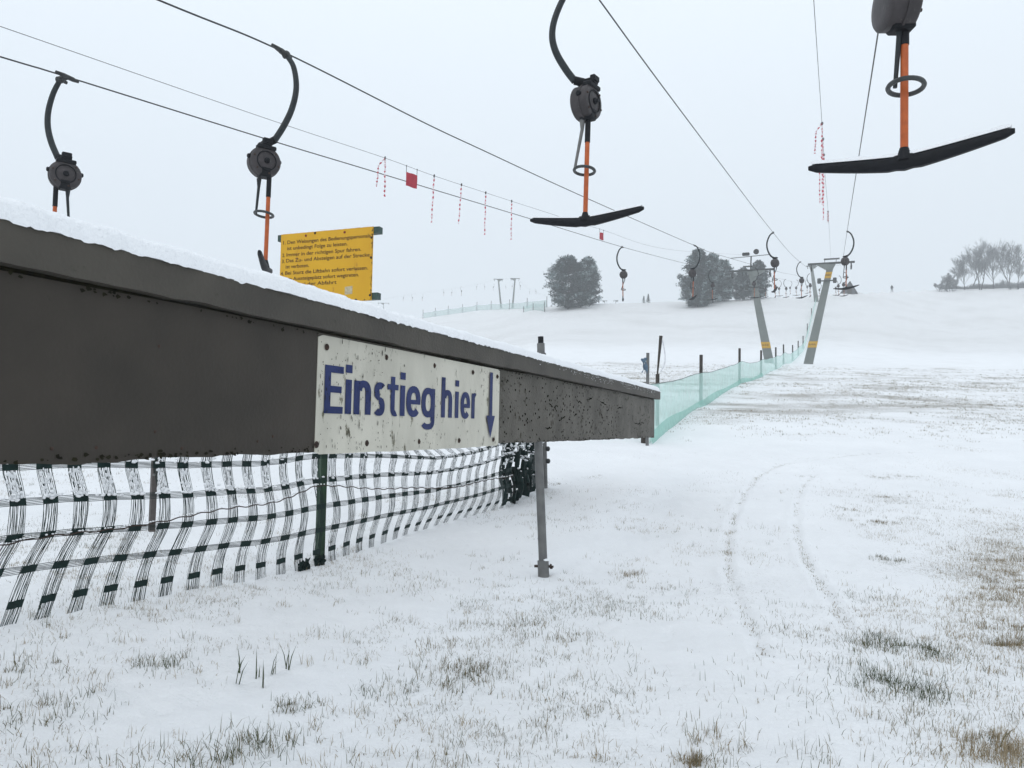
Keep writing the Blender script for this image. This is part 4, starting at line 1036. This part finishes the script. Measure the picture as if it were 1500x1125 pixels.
# ------------------------------------------------------------------ lift pylons
def pylon(name, base, topx, H, label, yaw, group, arm=1.72, foot=.76, det=True, plates=(), mast=False, headw=None):
    """leg leans along the local x axis by topx over height H"""
    root = empty(name, base, label, 'lift pylon', group, rz=-yaw)
    def leg():
        vs = []; prof = [(-.5, foot * 1.03), (0, foot), (.55 * H, foot * .80), (H - .9, foot * .66), (H - .45, foot * .72), (H - .12, foot * 1.0)]
        for z, w in prof:
            cx = topx * z / H; d = w * .55
            vs += [(cx - w / 2, -d / 2, z), (cx + w / 2, -d / 2, z), (cx + w / 2, d / 2, z), (cx - w / 2, d / 2, z)]
        fs = [(3, 2, 1, 0), tuple(20 + j for j in range(4))]
        for i in range(5):
            for j in range(4): a = i * 4 + j; b = i * 4 + (j + 1) % 4; fs.append((a, b, b + 4, a + 4))
        return vs, fs
    v, f = leg(); MB().add(v, f).build('leg', M['tower'], root, False)
    mb = MB(); mb.box((topx, 0, H), (arm * 2, .24, .15), None, .02); mb.build('crossarm', M['towerarm'], root, False)
    gs = MB(); s = -1 if topx > 0 else 1; d = foot * .26
    gs.add([(topx + s * .15, -d, H - .08), (topx + s * 1.15, -d, H - .08), (topx + s * .10, -d, H - .75), (topx + s * .15, d, H - .08), (topx + s * 1.15, d, H - .08), (topx + s * .10, d, H - .75)], [(0, 1, 2), (5, 4, 3), (0, 3, 4, 1), (1, 4, 5, 2), (2, 5, 3, 0)])
    gs.build('gusset', M['tower'], root, False)
    for e in (-1, 1):
        ex = topx + e * (arm - .28); sh = MB()
        sh.box((ex, 0, H - .22), (.10, .16, .32)); sh.build('sheave_bracket', M['towerarm'], root, False)
        for yo in (-.32, .32) if det else (0,):
            MB().lathe((ex - .06, yo, H - .42), (1, 0, 0), [(0, .13), (.03, .17), (.05, .14), (.07, .14), (.09, .17), (.12, .13)], 16).build('sheave', M['dark_steel'], root)
        MB().box((ex, 0, H - .42), (.10, .95, .10)).build('rocker', M['dark_steel'], root, False)
    if det:
        z = H - 1.55; cx = topx * z / H
        MB().tube([(cx - .62, -.28, z), (cx + .62, -.28, z)], .055, 8).build('guard_rail', M['towerarm'], root)
        for e in (-1, 1): MB().box((cx + e * .62, -.28, z), (.30, .34, .44), None, .05).build('guard_block', M['towerarm'], root, False)
        pf = MB(); pf.box((topx - .05 * s, 0, H + .36), (1.25, .5, .04)); pf.box((topx - .5, 0, H + .2), (.04, .04, .32)); pf.box((topx + .4, 0, H + .2), (.04, .04, .32)); pf.build('platform', M['towerarm'], root, False)
        for zz, w in plates:
            c = topx * zz / H; wv = np.interp(zz, [0, .55 * H, H - .9, H], [foot, foot * .8, foot * .66, foot]) * 1.03
            sl = topx / H * .27
            MB().add([(c - wv / 2 - sl, -wv * .3, zz - .27), (c + wv / 2 - sl, -wv * .3, zz - .27), (c + wv / 2 + sl, -wv * .3, zz + .27), (c - wv / 2 + sl, -wv * .3, zz + .27),
                      (c - wv / 2 - sl, wv * .3, zz - .27), (c + wv / 2 - sl, wv * .3, zz - .27), (c + wv / 2 + sl, wv * .3, zz + .27), (c - wv / 2 + sl, wv * .3, zz + .27)],
                     [(0, 1, 2, 3), (7, 6, 5, 4), (0, 4, 5, 1), (1, 5, 6, 2), (2, 6, 7, 3), (3, 7, 4, 0)]).build('number_plate', M['yellow_plate'], root, False)
            mk = MB()
            for kx in (-.19, -.02, .14):
                mk.torus((c + kx * wv * 1.6, -wv * .3 - .004, zz), (0, 1, 0), .055, .014, 12, 4)
            mk.build('plate_marking', M['rust'], root)
    if mast:
        MB().tube([(topx - .05, 0, H), (topx, 0, H + 1.25)], .06, 8).build('mast', M['towerarm'], root)
        MB().tube([(topx - 1.75, 0, H + 1.18), (topx + 1.6, 0, H + 1.30)], .032, 6).build('mast_bar', M['towerarm'], root)
        MB().box((topx - .45, -.05, H + 1.45), (.62, .3, .26), None, .05).build('floodlight', M['dark_steel'], root, False)
        MB().lathe((topx + .42, -.16, H + 1.62), (0, 1, 0), [(0, .17), (.1, .24), (.26, .22), (.3, .1)], 16).build('loudspeaker', M['dark_steel'], root)
    return root
for (bx_, by_, ax_, arm_l, arm_r, py, lab, mast, pls, grp) in ((1127, 527, 1103, 1085, 1147, 394, 'left grey-green lift pylon leaning left, floodlight and speaker on top', True, (1.5,), 0), (1184, 531, 1213, 1186, 1243, 388, 'right grey-green lift pylon leaning right with two yellow plates', False, (1.65, 7.6), 0)):
    D_ = 66; b = P(bx_, by_, D_); b.z = GZ(b.x, b.y); t = P(ax_, py, D_); H = t.z - b.z
    lean = (t.x - b.x) / math.cos(LY) * .98
    pylon('lift_pylon', b, lean, H, lab, LY, 'pylons of the two parallel lifts', arm=1.86, plates=[(p, .5) for p in pls], mast=mast)
def far_pylon(bx_, ax_, py, Y, label, grp, H=None, arm=1.35, yaw=0, foot=.6, extra_top=False):
    t = P(ax_, py, Y); b = P(bx_, 440, Y); gzv = GZ(b.x, b.y); b = Vector((b.x, b.y, gzv)); H = t.z - gzv
    r = pylon('lift_pylon', b, t.x - b.x, H, label, yaw, grp, arm=arm, foot=foot, det=False); return r
far_pylon(1196, 1189, 389, 150, 'distant pylon up the slope between the two near pylons', 'pylons of the two parallel lifts', arm=.95, yaw=LY, foot=.85)
far_pylon(737, 730, 409, 212, 'left pylon of the hazy pair on the left hill', 'hazy pylons on the left hill')
far_pylon(749, 754.5, 408, 212, 'right pylon of the hazy pair on the left hill', 'hazy pylons on the left hill')
far_pylon(562, 562, 444, 300, 'pylon top showing above the barrier snow right of the yellow sign', 'hazy pylons on the left hill', arm=2.3, foot=.3)
far_pylon(886, 886, 440.5, 300, 'tiny pylon top just above the crest between the conifer groups, left one', 'hazy pylons on the left hill', arm=1.0, foot=.3)
far_pylon(902, 902, 440, 300, 'tiny pylon top just above the crest between the conifer groups, right one', 'hazy pylons on the left hill', arm=1.0, foot=.3)

# ------------------------------------------------------------------ mint safety fence up the slope
def fence(name, pts, hgt, label, netm, foldm, postm, ph, pw, cat='fence', fold=True, group=None, posts=None, cover_row=None):
    """pts: (px, depth); ground decides the height"""
    G = []
    for px, Yd in pts:
        p = P(px, 540, Yd); G.append(Vector((p.x, p.y, GZ(p.x, p.y))))
    root = empty(name, G[0], label, cat, group); o = G[0].copy()
    C_ = catmull([Vector((q.x, q.y, 0)) for q in G], 14); vs = []; n = len(C_); m = 7
    hs = np.interp(np.linspace(0, 1, n), np.linspace(0, 1, len(hgt)), hgt)
    for i, c in enumerate(C_):
        gzv = GZ(c.x, c.y)
        k = (i % 14) / 14.; sag = -.10 * math.sin(math.pi * k) * hs[i]
        for j in range(m + 1):
            t = j / m; w = .05 * math.sin(i * .9 + j * .8) * (hs[i] / 1.2)
            vs.append(Vector((c.x + w * .5, c.y + w, gzv - .02 + (hs[i] + sag) * t)))
    fs = [(i * (m + 1) + j, (i + 1) * (m + 1) + j, (i + 1) * (m + 1) + j + 1, i * (m + 1) + j + 1) for i in range(n - 1) for j in range(m)]
    MB(o).add(vs, fs).build('netting', netm, root)
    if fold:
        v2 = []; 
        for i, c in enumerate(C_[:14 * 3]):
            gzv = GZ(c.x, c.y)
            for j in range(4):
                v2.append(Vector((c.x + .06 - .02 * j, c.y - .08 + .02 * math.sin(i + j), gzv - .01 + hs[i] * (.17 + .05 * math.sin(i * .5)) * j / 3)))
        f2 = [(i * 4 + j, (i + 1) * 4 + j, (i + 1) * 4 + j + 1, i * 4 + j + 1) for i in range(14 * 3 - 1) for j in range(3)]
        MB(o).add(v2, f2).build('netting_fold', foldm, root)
        edge = [Vector(vs[i * (m + 1) + m]) for i in range(n)]; MB(o).tube(edge, .010, 5).build('top_cord', M['bracket'], root)
    for (q, h_) in zip(G, ph):
        if h_: post(root, o, q + Vector((-.10, .09, 0)), h_, pw, postm, False)
    return root
fence('safety_fence', [(952, 16.3), (1032, 27), (1087, 38), (1118, 46), (1139, 56), (1150, 65), (1163, 76), (1171, 84), (1178, 92), (1184, 110), (1190, 130), (1196, 152)], [1.27, 1.15, 1.05, 1.0, 1.0, 1.0, 1.0, 1.0, 1.0, 1.0],
      'mint green mesh fence climbing the snowy slope from the barrier end to the pylons', M['mint'], M['mint_fold'], M['wood'], [1.3, 1.78, 1.72, 1.55, 1.6, 1.65, 1.6, 1.6, 1.6, 1.5, 1.5, 1.5], .12)
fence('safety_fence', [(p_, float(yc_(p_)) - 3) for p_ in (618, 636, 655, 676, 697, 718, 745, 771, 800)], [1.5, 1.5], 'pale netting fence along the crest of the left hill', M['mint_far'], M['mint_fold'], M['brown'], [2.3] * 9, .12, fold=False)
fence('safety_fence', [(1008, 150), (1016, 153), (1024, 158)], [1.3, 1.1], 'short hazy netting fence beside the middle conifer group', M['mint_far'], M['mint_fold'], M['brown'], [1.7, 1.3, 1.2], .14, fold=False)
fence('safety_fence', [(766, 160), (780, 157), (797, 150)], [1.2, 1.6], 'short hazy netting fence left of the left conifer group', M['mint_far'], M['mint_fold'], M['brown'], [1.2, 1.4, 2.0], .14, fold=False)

# posts behind the end of the board
b_ = P(948.5, 600, 16.0); b_.z = GZ(b_.x, b_.y); t = P(949, 517, 16)
r_ = empty('marker_post', b_, 'grey post with a torn blue rag tied to it, behind the barrier end', 'post')
MB(b_).tube([b_ - Vector((0, 0, .1)), t], .034, 12).build('post', M['steel'], r_)
rg = MB(b_); rr3 = random.Random(4); c0 = P(947.3, 524, 15.95)
for k in range(5):
    n = 9; vs = []; L = rr3.uniform(.22, .42); 
    for i in range(n + 1):
        s = i / n; c = c0 + Vector((-.02 - .05 * math.sin(s * 3 + k) - .012 * k, -.02, -s * L - .02 * k)); w = .03 * (1 - s * .5) * (1 + .6 * math.sin(s * 9 + k))
        vs += [c + Vector((w, .01, 0)), c - Vector((w, .01, 0))]
    rg.add(vs, [(2 * i, 2 * i + 1, 2 * i + 3, 2 * i + 2) for i in range(n)])
rg.build('rag', M['bluerag'], r_, False)
b_ = P(963, 600, 19.5); b_.z = GZ(b_.x, b_.y); t = P(968.2, 492, 19.5); m_ = P(963.3, 545, 19.5)
r_ = empty('leaning_stake', b_, 'dark wooden stake with loose white tape, first behind the barrier end', 'stake')
MB(b_).tube([b_ - Vector((0, 0, .1)), m_ - Vector((0, 0, .05))], .05, 10).build('stake', M['wood'], r_)
MB(b_).tube([m_ - Vector((0, 0, .25)), m_, t], [.018, .022, .045], 8).build('stick', M['wood'], r_)
tp_ = MB(b_); a0 = t + Vector((.03, -.03, -.1)); a1 = m_ + Vector((.06, -.03, .0)); vs = []
for i in range(13):
    s = i / 12; c = a0.lerp(a1, s) + Vector((.10 * math.sin(s * 3.1), 0, -.1 * math.sin(s * 3.1))); vs += [c + Vector((.018, 0, 0)), c - Vector((.018, 0, 0))]
tp_.add(vs, [(2 * i, 2 * i + 1, 2 * i + 3, 2 * i + 2) for i in range(12)]); tp_.build('tape', M['tape'], r_, False)

# ------------------------------------------------------------------ conifers
def conifer(px, Y, wpx, hpx, label, seed, group, low=.05, shape='round', basey=None, dens=1.0, frost=0.0):
    b = P(px, 440, Y); b.z = GZ(b.x, b.y) - .1
    if basey is not None: b.z = max(b.z - 1.5, min(b.z + .1, P(px, basey, Y).z))
    H = hpx * Y / F; Rr = wpx * Y / F / 2; rn = np.random.default_rng(seed)
    root = empty('conifer', b, label, 'conifer', group)
    MB(b).tube([b - Vector((0, 0, .4)), b + Vector((0, 0, H * .5)), b + Vector((.1, 0, H * .93))], [H * .012, H * .008, .03], 8).build('trunk', M['bark'], root)
    nbr = int(330 * dens); allv = []; tint = []
    limbs = MB(b)
    for i in range(nbr):
        t = low + (1 - low) * rn.uniform() ** .85
        if shape == 'round': rad_ = Rr * (max(0, 1 - ((t - .36) / .66) ** 2) ** .72) if t > .36 else Rr * (.72 + .28 * (t / .36) ** .7)
        elif shape == 'wide': rad_ = Rr * (1 - t ** 2.2) ** .8
        else: rad_ = Rr * (1 - t) ** .8 * (.9 + .1 * math.sin(t * 25))
        a = rn.uniform(0, 6.283); rad_ *= rn.uniform(.72, 1.10); lumps = 1 + .20 * math.sin(a * 3 + seed + t * 5)
        rad_ *= lumps
        tip = np.array([math.cos(a) * rad_, math.sin(a) * rad_, H * t + .05 * H * rn.uniform(0, 1) * (1 - t)]); root_p = np.array([0, 0, H * t * .9])
        if i % 4 == 0: limbs.tube([b + Vector(root_p), b + Vector((root_p + tip) / 2), b + Vector(tip * .7 + root_p * .3)], [.04, .025, .012], 4)
        k = int(74 * dens); s = rn.uniform(0, 1, k) ** .5
        c = root_p + (tip - root_p) * s[:, None] + rn.normal(0, 1, (k, 3)) * np.array([.042, .042, .030]) * H * .5
        sz = H * .025 * rn.uniform(.6, 1.4, k)[:, None]
        out = (tip - root_p) / (np.linalg.norm(tip - root_p) + 1e-6)
        d1 = out + rn.normal(0, .7, (k, 3)); d1 /= np.linalg.norm(d1, axis=1)[:, None]; d2 = rn.normal(0, 1, (k, 3)); d2 -= d1 * (d1 * d2).sum(1)[:, None]; d2 /= np.linalg.norm(d2, axis=1)[:, None] + 1e-6
        V_ = np.stack([c - d2 * sz * .35, c + d1 * sz * .5 - d2 * sz * .3, c + d1 * sz * 1.3, c + d1 * sz * .5 + d2 * sz * .3], 1)
        allv.append(V_); base_t = rn.choice([.02, .1, .25, .48, .75]) + frost; tint.append(np.repeat(np.clip(base_t + rn.normal(0, .10, k) + .22 * (s - .7), 0, 1), 4))
    limbs.build('branches', M['bark'], root, kind='stuff')
    V_ = np.concatenate(allv).reshape(-1, 3); tt = np.concatenate(tint); qn = len(V_) // 4
    cr = np_mesh('crown', V_, np.arange(qn * 4).reshape(-1, 4), np.zeros((0, 3), int), M['needles'], {'tint': tt}); cr.parent = root
    return root
GC = 'frosted conifers along the hill crest'
conifer(832, 150, 66, 78, 'broad dark conifer, left half of the leftmost conifer group', 1, GC, basey=449, low=.02)
conifer(860, 156, 40, 70, 'paler frosted conifer, right half of the leftmost conifer group', 2, GC, frost=.18, basey=444, low=.02)
conifer(1022, 149, 48, 84, 'tallest dark conifer at the left of the middle group', 3, GC, shape='round', basey=443, low=.02)
conifer(1044, 154, 44, 72, 'pale frosted conifer in the middle of the middle group', 4, GC, frost=.18)
conifer(1062, 156, 26, 60, 'narrow frosted conifer at the right of the middle group', 5, GC, frost=.18)
conifer(1088, 157, 30, 48, 'dark round conifer between the middle group and the left pylon', 6, GC)
conifer(1111, 158, 28, 57, 'slim pointed dark conifer right behind the left pylon head', 7, GC, shape='round')
conifer(943, 158, 7, 11, 'tiny young conifer on the crest, left of a pair', 8, 'two tiny conifers on the crest', dens=.35, shape='spire')
conifer(949.5, 158, 8, 14, 'tiny young conifer on the crest, right of a pair', 9, 'two tiny conifers on the crest', dens=.35, shape='spire')

# ------------------------------------------------------------------ bare frosted trees at right
def bare_tree(px, Y, hpx, wpx, label, seed, group, name='bare_tree', cat='bare tree', stems=1, thick=1.0):
    b = P(px, 440, Y); b.z = GZ(b.x, b.y) - .1; H = hpx * Y / F; rn = random.Random(seed)
    root = empty(name, b, label, cat, group); tr = MB(b); cr = MB(b); W_ = wpx * Y / F / 2
    def grow(p, d, L, r, lev):
        n = 3; pts = [p]; q = p.copy(); dd = d.copy()
        for i in range(n):
            dd = (dd + Vector((rn.gauss(0, .12), rn.gauss(0, .12), .06))).normalized(); q = q + dd * L / n; pts.append(q.copy())
        (tr if lev == 0 else cr).tube(pts, [r, r * .85, r * .7, r * .55], 5 if lev < 2 else 3, cap=False)
        if lev >= 5: return
        k = {0: 11 if stems < 3 else 6, 1: 4, 2: 4, 3: 4, 4: 2}[lev]
        for j in range(k):
            t = rn.uniform(.3, 1.0) if lev else rn.uniform(.22 if stems < 3 else .02, 1.0); s = pts[min(n - 1, int(t * n))].lerp(pts[min(n, int(t * n) + 1)], t * n % 1)
            a = rn.uniform(0, 6.28); sp_ = rn.uniform(.35, .8)
            nd = (dd + Vector((math.cos(a) * sp_, math.sin(a) * sp_, .10))).normalized()
            grow(s, nd, L * (rn.uniform(.50, .72) if lev else rn.uniform(.38, .5)), max(.018, r * .45), lev + 1)
    for s in range(stems):
        d0 = Vector((rn.uniform(-.7, .7) if stems > 2 else rn.uniform(-.22, .22) if stems > 1 else rn.uniform(-.05, .05), 0, 1)).normalized()
        grow(b + Vector((rn.uniform(-.3, .3) * (stems > 1) * (5 if stems > 2 else 1), 0, 0)), d0, H * (.80 if stems < 3 else rn.uniform(.3, .75)), H * .014 * thick, 0)
    tr.build('trunk', M['bark'], root); o = cr.build('crown', M['twig'], root, False)
    return root
GBt = 'bare frosted trees on the right horizon'
for i, (px, h, w, lab) in enumerate([(1400, 36, 22, 'smallest leftmost bare frosted tree of the right row'), (1413, 40, 22, 'slender bare tree second from the left in the right row'), (1424, 52, 30, 'tall bare tree third from the left in the right row'), (1436, 53, 28, 'tall forked bare tree fourth from the left in the right row'),
                                      (1456, 55, 34, 'tallest broad bare tree in the middle of the right row'), (1477, 51, 30, 'bare tree fifth along, near the right picture edge'), (1492, 42, 24, 'bare tree at the right picture edge')]):
    bare_tree(px, float(yc_(px)) - 5 + (i % 3) * 1.5, h, w, lab, 20 + i, GBt, stems=2 if i in (3, 5) else 1)
for i, (px, h, w, lab) in enumerate([(1381, 22, 18, 'dense leafless bush at the left end of the right tree row'), (1391, 27, 16, 'taller leafless bush beside the leftmost bare tree')]):
    bare_tree(px, float(yc_(px)) - 6, h, w, lab, 40 + i, 'leafless bushes under the right tree row', 'bush', 'bush', stems=6, thick=.8)
# low hedge under the trees
hb = P(1450, 440, 192); hb.z = GZ(hb.x, hb.y); hd = MB(hb); rn = random.Random(8)
for i in range(2600):
    x_ = rn.uniform(-12, 13); hgt_ = 1.0 + .6 * math.sin(x_ * .7) * math.sin(x_ * .31) + (.8 if x_ > 3 else 0); p = Vector((hb.x + x_, hb.y + rn.uniform(-.8, .8), 0)); p.z = GZ(p.x, p.y)
    q = p + Vector((rn.gauss(0, .35), rn.gauss(0, .3), rn.uniform(.4, 1) * hgt_)); hd.tube([p, q], [.03, .02], 3, cap=False)
tag(hd.build('hedge', M['twig'], None, False), 'low leafless hedge running under the bare trees at right', 'hedge')
for i, (px, w, lab) in enumerate([(1480, 5, 'dark round shrub in the hedge at right, left of two'), (1491, 4, 'dark round shrub in the hedge at right, right of two')]):
    r = conifer(px, 189, w, 5.5, lab, 50 + i, 'dark shrubs in the right hedge', dens=.3, shape='wide'); r.name = 'shrub'; r['category'] = 'shrub'

# small hut with steep roof on the crest
hY = 163; hb = P(1243, 428.5, hY); hb.z = GZ(hb.x, hb.y) - .2; tpz = P(1246, 415.5, hY).z; hh = tpz - hb.z; hw = 22 * hY / F / 2
hr = empty('hut', hb, 'small grey hut with steep roof on the crest behind the right pylon arm', 'hut')
hr.rotation_euler.z = R(-23.7)
hr_m = MB(); hr_m.add([Vector(v) for v in ((-hw, -2.2, 0), (hw, -2.2, 0), (.3, -2.2, hh - .12), (-hw, 2.2, 0), (hw, 2.2, 0), (.3, 2.2, hh - .12))], [(0, 1, 2), (5, 4, 3), (0, 3, 4, 1)])
hr_m.build('gable_wall', M['hut'], hr, False)
for a, b in (((-hw - .2, -.05), (.3, hh)), ((hw + .2, -.05), (.3, hh))):
    vs = [Vector((x_, y_, z_ + d_)) for y_ in (-2.5, 2.5) for (x_, z_) in (a, b) for d_ in (0, .14)]
    MB().add(vs, [(0, 1, 3, 2), (4, 6, 7, 5), (0, 4, 5, 1), (2, 3, 7, 6), (0, 2, 6, 4), (1, 5, 7, 3)]).build('roof', M['hut'], hr, False)
MB().box((.2, -2.22, .85), (.9, .06, 1.7)).build('door', M['wood'], hr, False)

# ------------------------------------------------------------------ walker on the horizon
pb = P(1306.5, 427, float(yc_(1306.5)) - 2); pb.z = GZ(pb.x, pb.y)
pr = empty('person', pb, 'person in dark clothes walking alone on the hilltop horizon', 'person')
me = bpy.data.meshes.new('body')
sk = [(0, 0, .95, .15), (0, 0, 1.15, .15), (0, .0, 1.36, .17), (0, 0, 1.50, .065), (0, -.01, 1.60, .09), (0, -.01, 1.70, .09),
      (.2, 0, 1.40, .06), (.27, -.03, 1.12, .05), (.26, -.12, .88, .035), (-.2, 0, 1.40, .06), (-.27, .04, 1.12, .05), (-.26, .10, .88, .035),
      (.10, -.02, .85, .09), (.11, -.14, .48, .065), (.11, -.18, .07, .05), (.11, -.30, .03, .04), (-.10, .02, .85, .09), (-.11, .08, .48, .065), (-.11, .22, .08, .05), (-.11, .12, .03, .04)]
me.from_pydata([s[:3] for s in sk], [(0, 1), (1, 2), (2, 3), (3, 4), (4, 5), (2, 6), (6, 7), (7, 8), (2, 9), (9, 10), (10, 11), (0, 12), (12, 13), (13, 14), (14, 15), (0, 16), (16, 17), (17, 18), (18, 19)], [])
bo = bpy.data.objects.new('body', me); COL.objects.link(bo); bo.parent = pr; me.materials.append(M['cloth'])
sm_ = bo.modifiers.new('skin', 'SKIN'); bo.modifiers.new('sub', 'SUBSURF').levels = 1
for i, s in enumerate(sk): me.skin_vertices[0].data[i].radius = (s[3], s[3])
me.skin_vertices[0].data[0].use_root = True

# ------------------------------------------------------------------ haze
hz = MB(); hz.box((0, 0, 30), (812, 812, 78)); hm = bpy.data.materials.new('haze'); hm.use_nodes = True; n, l = nt(hm); n.clear()
ou = n.new('ShaderNodeOutputMaterial'); pv = n.new('ShaderNodeVolumePrincipled'); pv.inputs['Color'].default_value = (.96, .975, .99, 1); pv.inputs['Density'].default_value = .0013
l.new(pv.outputs[0], ou.inputs['Volume'])
ho = hz.build('haze', hm, None, False); tag(ho, 'thin winter haze filling the air over the whole slope', 'haze', kind='stuff')
